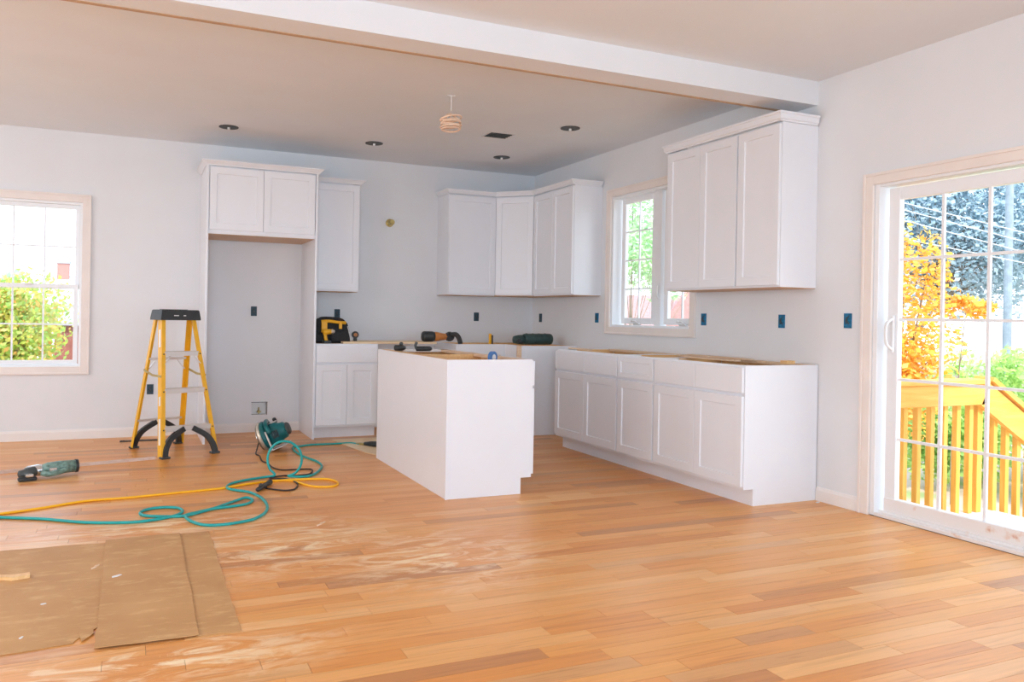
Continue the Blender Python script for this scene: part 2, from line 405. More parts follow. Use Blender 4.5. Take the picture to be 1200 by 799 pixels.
# ---- casings
def casing(parent, axis, pos, a0, a1, z0, z1, w, out, bottom=True, t=.018):
    """flat casing with raised outer band around hole (inner edges a0,a1,z0,z1); out: direction into the room"""
    def bx(u0, u1, v0, v1, th):
        lo, hi = sorted((pos, pos+out*th))
        return (lo, hi, u0, u1, v0, v1) if axis == 'x' else (u0, u1, lo, hi, v0, v1)
    e = .018
    L = [('casing_left', a0-w, a0, z0-(w if bottom else 0), z1+w), ('casing_right', a1, a1+w, z0-(w if bottom else 0), z1+w), ('casing_head', a0, a1, z1, z1+w)]
    if bottom: L.append(('casing_sill', a0, a1, z0-w, z0))
    for nm, u0, u1, v0, v1 in L:
        def b2(p0, p1, q0, q1): lo, hi = sorted((pos+out*(t+.0002), pos+out*(t+.008))); return (lo, hi, p0, p1, q0, q1) if axis == 'x' else (p0, p1, lo, hi, q0, q1)
        boxes = [bx(u0, u1, v0, v1, t)]
        if 'left' in nm: boxes.append(b2(u0, u0+e, v0, v1))
        elif 'right' in nm: boxes.append(b2(u1-e, u1, v0, v1))
        elif 'head' in nm: boxes.append(b2(u0-w+e, u1+w-e, v1-e, v1))
        else: boxes.append(b2(u0-w+e, u1+w-e, v0, v0+e))
        new_obj('casing', B(*boxes, bev=.002), CASE, parent)

def pane_grid(parent, axis, pos, a0, a1, z0, z1, nc, nr, mw, sash_name='sash', fw=.04, depth=.03, m=VINYL):
    """sash frame round the glass rectangle, one pane object per light, muntin bars"""
    def bx(u0, u1, v0, v1, d0, d1):
        return (pos+d0, pos+d1, u0, u1, v0, v1) if axis == 'x' else (u0, u1, pos+d0, pos+d1, v0, v1)
    s = new_obj(sash_name, B(bx(a0-fw, a0, z0-fw, z1+fw, -depth/2, depth/2), bx(a1, a1+fw, z0-fw, z1+fw, -depth/2, depth/2),
                bx(a0, a1, z1, z1+fw, -depth/2, depth/2), bx(a0, a1, z0-fw, z0, -depth/2, depth/2), bev=.003), m, parent)
    dw, dh = (a1-a0)/nc, (z1-z0)/nr
    for i in range(1, nc): new_obj('muntin', B(bx(a0+i*dw-mw/2, a0+i*dw+mw/2, z0, z1, -.008, .008)), m, s)
    for j in range(1, nr): new_obj('muntin', B(bx(a0, a1, z0+j*dh-mw/2, z0+j*dh+mw/2, -.0075, .0075)), m, s)
    for i in range(nc):
        for j in range(nr):
            new_obj('pane', B(bx(a0+i*dw+.001, a0+(i+1)*dw-.001, z0+j*dh+.001, z0+(j+1)*dh-.001, -.002, .002)), GLASS, s)
    return s

# left window (double hung)
w = bpy.data.objects.new('window_1', None); COL.objects.link(w); w['kind'] = 'structure'; w['label'] = 'white double-hung window at the left end of the back wall'
w.location = (0, 0, 0)
casing(w, 'y', 0, W1[0]+.0, W1[1]-.0, W1[2], W1[3], .07, -1)
new_obj('frame', B((W1[0], W1[0]+.02, 0.005, .12, W1[2], W1[3]), (W1[1]-.02, W1[1], .005, .12, W1[2], W1[3]), (W1[0]+.02, W1[1]-.02, .006, .119, W1[3]-.02, W1[3]), (W1[0]+.02, W1[1]-.02, .006, .119, W1[2], W1[2]+.015)), VINYL, w)
pane_grid(w, 'y', .085, -5.305, -4.58, 1.37, 2.045, 3, 2, .013, 'upper_sash', .037, .03)
pane_grid(w, 'y', .048, -5.300, -4.585, .70, 1.335, 3, 2, .013, 'lower_sash', .037, .03)
new_obj('sash_lock', B((-4.97, -4.91, .02, .034, 1.36, 1.375), bev=.003), PINKW, w)
# kitchen casement window
w = bpy.data.objects.new('window_2', None); COL.objects.link(w); w['kind'] = 'structure'; w['label'] = 'white double casement window over the kitchen base cabinets'
casing(w, 'x', 0, W2[0]+.02, W2[1]+0, W2[2], W2[3], .068, -1)
new_obj('frame', B((.003, .13, W2[0], W2[0]+.03, W2[2], W2[3]), (.003, .13, W2[1]-.02, W2[1], W2[2], W2[3]), (.004, .129, W2[0]+.03, W2[1]-.02, W2[3]-.02, W2[3]), (.004, .129, W2[0]+.03, W2[1]-.02, W2[2], W2[2]+.02), (.06, .128, -2.235, -2.145, W2[2]+.02, W2[3]-.02), bev=.002), VINYL, w)
for a0, a1 in ((-2.075, -1.665), (-2.665, -2.305)):
    s = pane_grid(w, 'x', .10, a0, a1, 1.165, 2.215, 2, 4, .012, 'casement_sash', .055, .035)
for yc in (-1.90, -2.55):
    bm = B((.045, .075, yc-.045, yc+.045, 1.10, 1.118), bev=.003); tube(bm, [(.05, yc-.03, 1.118), (.03, yc-.01, 1.135), (.03, yc+.04, 1.13)], .005)
    lathe(bm, [(.008, 0), (.010, .01), (.006, .02)], 8, org=(.03, yc+.04, 1.125)); new_obj('crank_handle', bm, ALUPAINT, w)
new_obj('lock_lever', T([(.06, -2.21, 1.33), (.04, -2.21, 1.36), (.045, -2.21, 1.45)], .007), PINKW, w)
# patio door
d = bpy.data.objects.new('door_1', None); COL.objects.link(d); d['kind'] = 'structure'; d['label'] = 'white sliding glass patio door with grid in the right wall'
casing(d, 'x', 0, D1[0], D1[1], .0, D1[3]-.015, .068, -1, bottom=False)
new_obj('jamb', B((.002, .148, D1[1]-.03, D1[1], .002, D1[3]), (.002, .148, D1[0], D1[0]+.03, .002, D1[3]), (.003, .147, D1[0]+.03, D1[1]-.03, D1[3]-.03, D1[3]), bev=.002), VINYL, d)
new_obj('door_sill', B((.0, .148, D1[0]+.03, D1[1]-.03, .001, .022), (.04, .05, D1[0]+.03, D1[1]-.03, .02, .035), bev=.002), SILL, d)
s = pane_grid(d, 'x', .07, -5.315, -4.53, .115, 1.885, 3, 5, .016, 'sliding_panel', .072, .04, VINYL)
new_obj('kick_rail', B((.045, .052, -5.38, -4.46, .036, .112), bev=.001), SILL, s)
pane_grid(d, 'x', .12, -6.18, -5.39, .115, 1.885, 3, 5, .016, 'fixed_panel', .072, .04, VINYL)
bm = B((.03, .05, -4.515, -4.495, .98, 1.20), bev=.004); tube(bm, spline([(.035, -4.505, 1.0), (-.01, -4.505, 1.03), (-.02, -4.505, 1.09), (-.01, -4.505, 1.15), (.035, -4.505, 1.18)], 5), .009)
new_obj('door_handle', bm, PINKW, s)
# windows out of view, in the walls beside and behind the viewer
for nm, ax, pos, a0, a1, z0, z1, lab in (('window_3', 'x', .07, -9.5, -7.7, .7, 2.3, 'white window in the near part of the right wall'), ('window_4', 'x', XL-.07, -6.3, -4.1, .7, 2.3, 'white window in the left wall'),
        ('added_window', 'x', XL-.07, -3.0, -1.4, .7, 2.3, 'added white window in the left wall, unseen, to light the kitchen'),  # unseen window added so more fill reaches the kitchen
        ('window_5', 'y', YF-.07, -6.25, -4.35, .5, 2.4, 'left white window in the front wall'), ('window_6', 'y', YF-.07, -3.15, -1.25, .5, 2.4, 'right white window in the front wall')):
    w = bpy.data.objects.new(nm, None); COL.objects.link(w); w['kind'] = 'structure'; w['label'] = lab
    pane_grid(w, ax, pos, a0+.06, a1-.06, z0+.06, z1-.06, 2, 2, .03, 'sash', .058, .05)

# ================================================================== CABINETS
def shaker(name, x0, x1, z0, z1, y, parent, rail=.058, t=.019, rec=.009, m=WHITE, label=None):
    bm = bmesh.new()
    # ring frame with a small inner slope
    def ring(a, yy): return [(x0+a, yy, z0+a), (x1-a, yy, z0+a), (x1-a, yy, z1-a), (x0+a, yy, z1-a)]
    seq = [ring(0, y), ring(0, y-t+.0015), ring(.0015, y-t), ring(rail, y-t), ring(rail+.004, y-t+rec)]
    vs = [[bm.verts.new(p) for p in r] for r in seq]
    for a, b in zip(vs, vs[1:]):
        for i in range(4): bm.faces.new((a[i], a[(i+1) % 4], b[(i+1) % 4], b[i]))
    bm.faces.new(vs[0][::-1]); bm.faces.new(vs[-1])
    return new_obj(name, bm, m, parent)
def slab(name, x0, x1, z0, z1, y, parent, t=.019, m=WHITE):
    return new_obj(name, B((x0, x1, y-t, y, z0, z1), bev=.0018), m, parent)
BH = .876; G = .003
def base_cabinet(label, W, loc, rz, D=.60, doors=1, drawers='one', left_end=True, right_end=True, name='base_cabinet', group=None, partition=False, inner=MAPLE_IN):
    """local: x along the front 0..W, front plane y=0, back y=D, doors in front of y=0"""
    t = thing(name, label, 'cabinet', loc, rz, group); th = .016
    prof = [(0, .105), (.075, .105), (.075, 0), (D, 0), (D, BH), (0, BH)]
    for x in (0, W-th):
        new_obj('side_panel', prism(bmesh.new(), prof, 'x', x, x+th), WHITE, t)
        xi = x+th+.0005 if x == 0 else x-.0045
        new_obj('inner_lining', B((xi, xi+.004, .02, D-.02, .13, BH-.004)), inner, t)
    new_obj('back_panel', B((th, W-th, D-.012, D, .105, BH)), inner, t)
    new_obj('bottom_panel', B((th, W-th, .019, D-.012, .105, .121)), inner, t)
    new_obj('face_frame', B((th, W-th, 0, .019, BH-.04, BH), (th, W-th, 0, .019, .105, .125), (th, .04, 0, .019, .125, BH-.04), (W-.04, W-th, 0, .019, .125, BH-.04), (.04, W-.04, 0, .019, .675, .705)), WHITE, t)
    new_obj('toe_kick', B((th, W-th, .075, .09, 0, .105)), WHITE, t)
    new_obj('stretcher', B((th+.006, W-th-.006, D-.07, D-.012, BH-.018, BH)), PALEWOOD, t)
    # triangular corner braces at the top of the box
    for sx in (0, 1):
        x0 = th+.006 if sx == 0 else W-th-.006; s = 1 if sx == 0 else -1
        new_obj('corner_brace', prism(bmesh.new(), [(x0, .019), (x0+s*.17, .019), (x0, .19)], 'z', BH-.014, BH-.004), PINKW, t)
    dz0, dz1 = .125, .683; bz0, bz1 = .703, .862
    n = doors; dw = (W-.012)/n
    for i in range(n): shaker('door', .006+i*dw+G/2, .006+(i+1)*dw-G/2, dz0, dz1, -.001, t)
    if drawers == 'one': slab('drawer', .006+G/2, W-.006-G/2, bz0, bz1, -.001, t)
    elif drawers == 'per_door':
        for i in range(n): slab('drawer', .006+i*dw+G/2, .006+(i+1)*dw-G/2, bz0, bz1, -.001, t)
    elif drawers == 'shaker': shaker('drawer', .006+G/2, W-.006-G/2, bz0, bz1, -.001, t, rail=.036)
    return t
def wall_cabinet(label, W, loc, rz, z0, z1, D=.305, doors=1, group=None, name='wall_cabinet', rights=0, dtop=.012, dbot=.012):
    t = thing(name, label, 'cabinet', loc, rz, group)
    new_obj('carcass', B((.016, W-.016, .019, D, z0+.012, z1), (0, .016, 0, D, z0, z1), (W-.016, W, 0, D, z0, z1), (.016, W-.016, 0, .019, z0, z1)), WHITE, t)
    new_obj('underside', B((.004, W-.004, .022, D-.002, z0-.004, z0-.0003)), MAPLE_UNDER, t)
    dw = (W-rights-.008)/doors
    for i in range(doors): shaker('door', .004+i*dw+G/2, .004+(i+1)*dw-G/2, z0+dbot, z1-dtop, -.001, t)
    return t
def crown(label, pts, z, name='crown_moulding', h=.045, out=.045):
    """pts: plan polyline along the cabinet faces; the profile leans out to the right of travel"""
    prof = [(0, 0), (.010, 0), (.012, .008), (.020, .014), (out*.8, h*.72), (out, h*.80), (out, h), (0, h)]
    P = [Vector(p) for p in pts]; ns = []
    for a, b in zip(P, P[1:]):
        d = (b-a).normalized(); ns.append(Vector((d.y, -d.x)))
    bm = bmesh.new(); rings = []
    for i, p in enumerate(P):
        if i == 0: n = ns[0]; k = 1
        elif i == len(P)-1: n = ns[-1]; k = 1
        else:
            n = (ns[i-1]+ns[i]).normalized(); k = 1/max(.3, n.dot(ns[i]))
        rings.append([bm.verts.new((p.x+n.x*k*o_, p.y+n.y*k*o_, z+zz)) for o_, zz in prof])
    m_ = len(prof)
    for a, b in zip(rings, rings[1:]):
        for k in range(m_): bm.faces.new((a[k], a[(k+1) % m_], b[(k+1) % m_], b[k]))
    bm.faces.new(rings[0]); bm.faces.new(rings[-1][::-1])
    return tag(new_obj(name, bm, WHITE), label, 'moulding')

# ---- refrigerator alcove
FX0, FX1 = -3.525, -2.555
for x0, lab in ((FX0, 'tall white end panel on the left of the refrigerator alcove'), (FX1-.019, 'tall white end panel between the refrigerator alcove and the small base cabinet')):
    tag(new_obj('end_panel', B((x0, x0+.019, -.63, -.001, 0, 2.425), bev=.001), WHITE), lab, 'panel')
t = wall_cabinet('wide short white cabinet with two doors over the empty refrigerator alcove', FX1-FX0-.04, (FX0+.02, -.605, 0), 0, 1.835, 2.425, D=.60, doors=2, rights=.0, dbot=.035, dtop=.01)
crown('white crown moulding on the cabinet over the refrigerator alcove', [(FX0, -.02), (FX0, -.627), (FX1, -.627), (FX1, -.376)], 2.426)
# ---- cabinet right of the alcove
wall_cabinet('tall narrow white wall cabinet beside the alcove, above the tool bag', .475, (-2.552, -.306, 0), 0, 1.372, 2.41, doors=1)
crown('short white crown moulding on the narrow cabinet above the tool bag', [(-2.552, -.327), (-2.077, -.327), (-2.077, -.02)], 2.411)
# ---- corner uppers
UZ0, UZ1 = 1.372, 2.405
wall_cabinet('white single-door wall cabinet left of the room corner', .53, (-1.142, -.306, 0), 0, UZ0, UZ1, doors=1)
t = thing('corner_wall_cabinet', 'white angled wall cabinet filling the room corner', 'cabinet', (0, 0, 0))
bm = prism(bmesh.new(), [(-.61, -.002), (-.002, -.002), (-.002, -.61), (-.305, -.61), (-.61, -.305)], 'z', UZ0+.006, UZ1)
new_obj('carcass', bm, WHITE, t)
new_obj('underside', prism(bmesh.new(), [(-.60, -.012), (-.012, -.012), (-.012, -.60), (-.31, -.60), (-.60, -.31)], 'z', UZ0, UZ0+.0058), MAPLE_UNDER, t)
dd = bpy.data.objects.new('door', None)
o = shaker('door', .012, .418, UZ0+.012, UZ1-.012, -.001, t); o.location = (-.61, -.305, 0); o.rotation_euler = (0, 0, R(-45))
wall_cabinet('white two-door wall cabinet between the room corner and the window', .785, (-.306, -.612, 0), R(-90), UZ0, UZ1, doors=2)
crown('white crown moulding bending round the three corner wall cabinets', [(-1.142, -.02), (-1.142, -.326), (-.622, -.326), (-.326, -.622), (-.326, -1.397), (-.02, -1.397)], UZ1+.001)
# ---- uppers by the window
RZ0, RZ1 = 1.375, 2.43
wall_cabinet('white two-door wall cabinet right beside the window, above the base cabinet run', .768, (-.306, -2.81, 0), R(-90), RZ0, RZ1, doors=2)
wall_cabinet('white single-door wall cabinet at the near end of the run, by the beam', .384, (-.306, -3.58, 0), R(-90), RZ0, RZ1, doors=1)
crown('white stepped crown moulding over the near wall cabinets by the beam', [(-.02, -2.81), (-.326, -2.81), (-.326, -3.965), (-.02, -3.965)], RZ1+.001, h=.06, out=.03)

# ---- bases
base_cabinet('small white two-door base cabinet under the black tool bag', .595, (-2.553, -.607, 0), 0, doors=2, drawers='one')
# corner base cabinet, L-shaped, door openings still empty
t = thing('corner_base_cabinet', 'white L-shaped corner base cabinet with its top open and no doors', 'cabinet', (0, 0, 0))
new_obj('edge_strip', B((-.672, -.626, -.985, -.967, 0, BH), bev=.001), PALEWOOD, t)['label'] = 'raw wood filler strip'
new_obj('side_panel', B((-.625, -.003, -.985, -.967, 0, BH), bev=.001), WHITE, t)['label'] = 'full-height white end panel facing the room'
new_obj('side_panel', B((-1.155, -1.137, -.60, -.003, 0, BH), bev=.001), WHITE, t)
new_obj('back_panel', B((-1.135, -.02, -.015, -.003, .1, BH-.005)), MAPLE_IN, t)
new_obj('back_panel', B((-.015, -.003, -.965, -.016, .1, BH-.005)), MAPLE_IN, t)
new_obj('bottom_panel', prism(bmesh.new(), [(-1.135, -.59), (-.61, -.59), (-.61, -.965), (-.016, -.965), (-.016, -.016), (-1.135, -.016)], 'z', .105, .12), MAPLE_IN, t)
new_obj('face_frame', B((-1.137, -.612, -.605, -.586, BH-.11, BH), (-1.137, -1.09, -.605, -.586, .105, BH-.11), (-.66, -.612, -.605, -.586, .105, BH-.11), (-1.09, -.66, -.605, -.586, .105, .14), bev=.001), WHITE, t)
new_obj('face_frame', B((-.625, -.606, -.967, -.606, BH-.13, BH), (-.625, -.606, -.967, -.93, .105, BH-.13), (-.625, -.606, -.93, -.606, .105, .14), bev=.001), WHITE, t)
new_obj('shelf', prism(bmesh.new(), [(-1.13, -.57), (-.59, -.57), (-.59, -.96), (-.02, -.96), (-.02, -.02), (-1.13, -.02)], 'z', .48, .495), MAPLE_IN, t)
new_obj('toe_kick', B((-1.137, -.54, -.535, -.52, 0, .104), (-.55, -.535, -.967, -.52, 0, .104)), WHITE, t)
new_obj('corner_brace', prism(bmesh.new(), [(-.02, -.96), (-.14, -.96), (-.02, -.84)], 'z', BH-.014, BH-.004), PALEWOOD, t)
# run of bases on the right wall
RX = -.607
base_cabinet('far white two-door base cabinet of the run under the window', .98, (RX, -1.645, 0), R(-90), doors=2, drawers='per_door')
base_cabinet('narrow white base cabinet with one door and one panelled drawer, mid-run', .464, (RX, -2.626, 0), R(-90), doors=1, drawers='shaker')
base_cabinet('near white two-door base cabinet with broad white end, beside the patio door', .91, (RX, -3.091, 0), R(-90), doors=2, drawers='per_door')

# ---- island
IX0, IX1, IY0, IY1 = -2.275, -1.682, -3.225, -1.70
t = thing('kitchen_island', 'white open-topped kitchen island standing free in the middle of the floor', 'island', (0, 0, 0))
prof = [(IX0, 0), (IX1-.075, 0), (IX1-.075, .105), (IX1, .105), (IX1, BH), (IX0, BH)]
for y in (IY0, IY1-.018): new_obj('end_panel', prism(bmesh.new(), prof, 'y', y, y+.018), WHITE, t)
new_obj('back_skin', B((IX0-.006, IX0, IY0, IY1, 0, BH), bev=.001), WHITE, t)['label'] = 'plain white long back of the island'
new_obj('corner_edge', B((IX0-.012, IX0+.006, IY0-.006, IY0, 0, BH), bev=.001), WHITE, t)
new_obj('inner_lining', B((IX0+.001, IX0+.016, IY0+.02, IY1-.02, .12, BH-.002)), MAPLE_IN, t)
new_obj('inner_lining', B((IX1-.035, IX1-.02, IY0+.02, IY1-.02, .12, BH-.03)), MAPLE_IN, t)
for y in (IY0+.0185, -2.47, IY1-.0345): new_obj('inner_lining', B((IX0+.017, IX1-.036, y, y+.016, .12, BH-.004)), MAPLE_IN, t)
new_obj('bottom_panel', B((IX0+.017, IX1-.036, IY0+.02, IY1-.02, .105, .12)), MAPLE_IN, t)
new_obj('shelf', B((IX0+.017, IX1-.036, IY0+.036, -2.48, .52, .535), (IX0+.017, IX1-.036, -2.45, IY1-.036, .52, .535)), MAPLE_IN, t)
new_obj('stretcher', B((IX1-.10, IX1-.036, IY0+.036, -2.475, BH-.018, BH), (IX1-.10, IX1-.036, -2.45, IY1-.036, BH-.018, BH)), PALEWOOD, t)
new_obj('stretcher', B((IX0+.017, IX0+.08, IY0+.036, -2.475, BH-.018, BH-.001), (IX0+.017, IX0+.08, -2.45, IY1-.036, BH-.018, BH-.001)), MAPLE_IN, t)
new_obj('stretcher', B((IX0+.08, IX1-.036, IY1-.11, IY1-.036, BH-.018, BH)), PINKW, t)
new_obj('face_frame', B((IX1-.019, IX1, IY0+.018, IY1-.018, BH-.04, BH), (IX1-.019, IX1, IY0+.018, IY1-.018, .105, .125), (IX1-.019, IX1, -2.50, -2.43, .125, BH-.04)), WHITE, t)
new_obj('toe_kick', B((IX1-.09, IX1-.075, IY0+.018, IY1-.018, 0, .105)), WHITE, t)
dw = (IY1-IY0-.012)/4
for i in range(4):
    for nm, a, b in (('door', .125, .683), ('drawer', .703, .862)):
        o = (shaker if nm == 'door' else slab)(nm, .006+i*dw+G/2, .006+(i+1)*dw-G/2, a, b, -.001, t)
        o.location = (IX1, IY0, 0); o.rotation_euler = (0, 0, R(90))

# ---- loose boards on the cabinets
tag(new_obj('plywood_board', prism(bmesh.new(), [(-2.29, -.60), (-1.36, -.60), (-1.36, -.16), (-2.165, -.16), (-2.165, -.505), (-2.29, -.505)], 'z', BH+.001, BH+.019), PLY), 'pale plywood board bridging the gap beside the small base cabinet', 'board')
for i, (y0, y1, x0, x1, zt, m, lab) in enumerate((
        (-2.0, -1.66, -.50, -.46, .012, PALEWOOD, 'yellowish wood strip at the far end of the base cabinet run'),
        (-3.52, -2.85, -.14, -.09, .012, PALEWOOD, 'long pale wood strip lying along the wall on the cabinet run'),
        (-3.92, -3.86, -.19, -.12, .022, MAPLE_IN, 'small brown wood block near the wall on the near base cabinet'),
        (-3.62, -3.10, -.36, -.30, .010, PALEWOOD, 'middle pale wood strip lying on the near base cabinet'),
        )):
    tag(new_obj('wood_strip', B((x0, x1, y0, y1, BH+.001, BH+.001+zt), bev=.001), m), lab, 'wood strip')

# ================================================================== STEP LADDER
L = thing('step_ladder', 'yellow fibreglass step ladder with black top standing near the alcove', 'ladder', (-3.775, -.877, 0), R(22))
def lerp(a, b, t): return tuple(a[i]+(b[i]-a[i])*t for i in range(3))
ZT = 1.085
FB = {s: ((s*.222, -.315, .012), (s*.128, -.070, ZT)) for s in (-1, 1)}   # front rails bottom, top
BB = {s: ((s*.205, .315, .012), (s*.140, .050, ZT)) for s in (-1, 1)}
def on(r, z): a, b = r; return Vector(lerp(a, b, (z-a[2])/(b[2]-a[2])))
for s in (-1, 1):
    bm = bmesh.new(); a, b = FB[s]
    bar(bm, a, b, .030, .006, (1, 0, 0))                                   # front web
    for e in (-1, 1): pass
    a2 = (a[0]+s*.013, a[1]+.034, a[2]); b2 = (b[0]+s*.013, b[1]+.034, b[2]); bar(bm, a2, b2, .005, .070, (1, 0, 0))
    o = new_obj('front_rail', bm, YELLOW, L)
    bm = bmesh.new(); a, b = BB[s]; bar(bm, a, b, .034, .006, (1, 0, 0))
    a2 = (a[0]+s*.015, a[1]-.018, a[2]); b2 = (b[0]+s*.015, b[1]-.018, b[2]); bar(bm, a2, b2, .005, .036, (1, 0, 0))
    new_obj('rear_rail', bm, YELLOW, L)
# cap
bm = bmesh.new()
def ringbox(hx, y0, y1, z): return [bm.verts.new(p) for p in ((-hx, y0, z), (hx, y0, z), (hx, y1, z), (-hx, y1, z))]
rg = [ringbox(.168, -.112, .095, 1.078), ringbox(.168, -.112, .095, 1.092), ringbox(.158, -.104, .086, 1.155), ringbox(.150, -.098, .080, 1.162)]
for a, b in zip(rg, rg[1:]):
    for i in range(4): bm.faces.new((a[i], a[(i+1) % 4], b[(i+1) % 4], b[i]))
bm.faces.new(rg[0][::-1]); bm.faces.new(rg[-1])
cap = new_obj('ladder_top', bm, BLACK, L)
new_obj('tool_slot', B((-.12, .10, -.02, .03, 1.1625, 1.166), bev=.002), DGREY, cap)
for x0, x1 in ((-.06, -.02), (.02, .04)): new_obj('print', B((x0, x1, -.1125, -.1095, 1.112, 1.119)), PINKW, cap)
# steps
for z in (.235, .53, .825):
    l, r = on(FB[-1], z), on(FB[1], z)
    st = new_obj('step', B((l.x+.008, r.x-.008, l.y-.004, l.y+.075, z-.004, z), (l.x+.008, r.x-.008, l.y-.006, l.y-.002, z-.036, z), (l.x+.008, r.x-.008, l.y+.072, l.y+.076, z-.025, z), bev=.001), ALUPAINT, L)
    for s in (-1, 1):
        p = on(FB[s], z-.02); rv = LA([(.006, -.004), (.006, 0), (.003, .002)], 8, 'y', (p.x, p.y-.004, p.z)); new_obj('rivet', rv, BLACK, L)
# small metal braces under the top step
for s in (-1, 1):
    p = on(FB[s], .79); q = on(FB[s], .72); new_obj('step_brace', bar(bmesh.new(), (p.x-s*.055, p.y, .79), (q.x-s*.01, q.y, .725), .018, .004, (0, 1, 0)), ALU, L)
    p = on(BB[s], .70); new_obj('rear_brace', bar(bmesh.new(), (p.x-s*.075, p.y, .75), (p.x-s*.01, p.y, .665), .018, .006, (0, 1, 0)), ALU, L)
for z in (.235, .755):
    l, r = on(BB[-1], z), on(BB[1], z); new_obj('rear_bar', B((l.x, r.x, l.y-.008, l.y+.008, z-.009, z+.009), bev=.002), ALU, L)
# curved black foot braces
for rails, dirn, tt in ((FB, -1, .032), (BB, 1, .03)):
    for s in (-1, 1):
        pts = [on(rails[s], .015), on(rails[s], .08), on(rails[s], .15), on(rails[s], .215)]
        offs = [.012, .022, .065, .165]
        P = [Vector((p.x-s*o_, p.y, p.z)) for p, o_ in zip(pts, offs)]
        P = spline(P, 4); bm = bmesh.new()
        for a, b in zip(P, P[1:]):
            d = (b-a).normalized()
            bar(bm, a-d*.002, b+d*.002, tt, .045, (1, 0, 0)) if False else bar(bm, a-d*.003, b+d*.003, .034, .040, (0, 1, 0))
        new_obj('foot_brace', bm, BLACK, L)
        p = on(rails[s], .012); new_obj('rubber_foot', B((p.x-s*.028-.026, p.x-s*.028+.040*(1), p.y-.026, p.y+.03, 0, .014) if False else (min(p.x-s*.05, p.x+s*.022), max(p.x-s*.05, p.x+s*.022), p.y-.022, p.y+.03, 0, .016), bev=.004), DGREY, L)
# spreaders
for s in (-1, 1):
    a, b = on(FB[s], .63), on(BB[s], .665); mid = (a+b)/2+Vector((0, 0, -.016))
    a.x += s*.02; b.x += s*.022; mid.x += s*.022
    bm = bar(bmesh.new(), a, mid, .005, .018, (1, 0, 0)); bar(bm, mid, b, .005, .018, (1, 0, 0)); new_obj('spreader', bm, BRASS, L)
# stickers on the left side rail
for z0, z1 in ((.86, 1.0), (.40, .47), (.10, .30)):
    a, b = on(FB[-1], z0), on(FB[-1], z1)
    o = new_obj('sticker', bar(bmesh.new(), (a.x-.0165, a.y+.034, a.z), (b.x-.0165, b.y+.034, b.z), .0015, .03, (1, 0, 0)), PINKW, L); o['label'] = 'worn white printed sticker'

# ================================================================== CIRCULAR SAW
S = thing('circular_saw', 'teal circular saw lying on the floor between ladder and base cabinet', 'saw', (-2.945, -1.06, 0), R(-22))
tilt = Matrix.Translation((0, 0, .012)) @ Matrix.Rotation(R(-24), 4, 'Y') @ Matrix.Scale(.92, 4)
def so(name, bm, m, par=S, smooth=False, lab=None):
    o = new_obj(name, xf(bm, tilt), m, par, smooth=smooth)
    if lab: o['label'] = lab
    return o
guard_prof = [(.0, -.02), (.118, -.02), (.128, -.012), (.130, .012), (.120, .02), (.0, .02)]
so('blade_guard', LA([(.03, -.024), (.128, -.022), (.138, -.012), (.138, .006), (.132, .012), (.03, .012)], 32, 'x', (-.085, 0, .150)), SAWB, lab='pale metal upper blade guard')
so('blade', LA([(.01, -.0015), (.118, -.0015), (.118, .0015), (.01, .0015)], 40, 'x', (-.118, 0, .145)), CHROME)
so('upper_guard', LA([(.02, 0), (.130, 0), (.136, .012), (.128, .034), (.085, .05), (.02, .05)], 28, 'x', (-.072, 0, .150)), TEAL, smooth=False)
so('motor_housing', LA([(.02, 0), (.105, .0), (.110, .05), (.100, .09), (.080, .11), (.074, .15), (.055, .168), (.01, .17)], 24, 'x', (-.03, .0, .135)), TEAL, smooth=True)
so('motor_cap', LA([(.02, 0), (.054, 0), (.058, .02), (.046, .034), (.01, .036)], 20, 'x', (.130, 0, .135)), DGREY, smooth=True)
so('base_plate', B((-.145, .10, -.155, .13, .008, .014), bev=.001), ALUPAINT)
bm = T(spline([(-.02, .06, .235), (-.015, .02, .268), (-.01, -.06, .258), (.0, -.12, .22), (.01, -.13, .16)], 5), .021, 10); so('rear_handle', bm, TEAL, smooth=True)
bm = T(spline([(.03, .07, .20), (.04, .09, .235), (.045, .07, .258)], 5), .019, 10); so('front_knob', bm, BLACK, smooth=True)
so('gear_plate', B((-.02, .07, -.04, .04, .232, .244), bev=.005), ALU)
so('depth_bracket', B((-.03, -.015, -.14, -.12, .014, .19), bev=.002), ALU)
so('trigger', B((-.012, .006, -.05, -.02, .235, .255), bev=.004), BLACK)
so('vent_slots', B(*[(.02+.012*i, .026+.012*i, -.114, -.104, .10, .17) for i in range(5)]), BLACK)
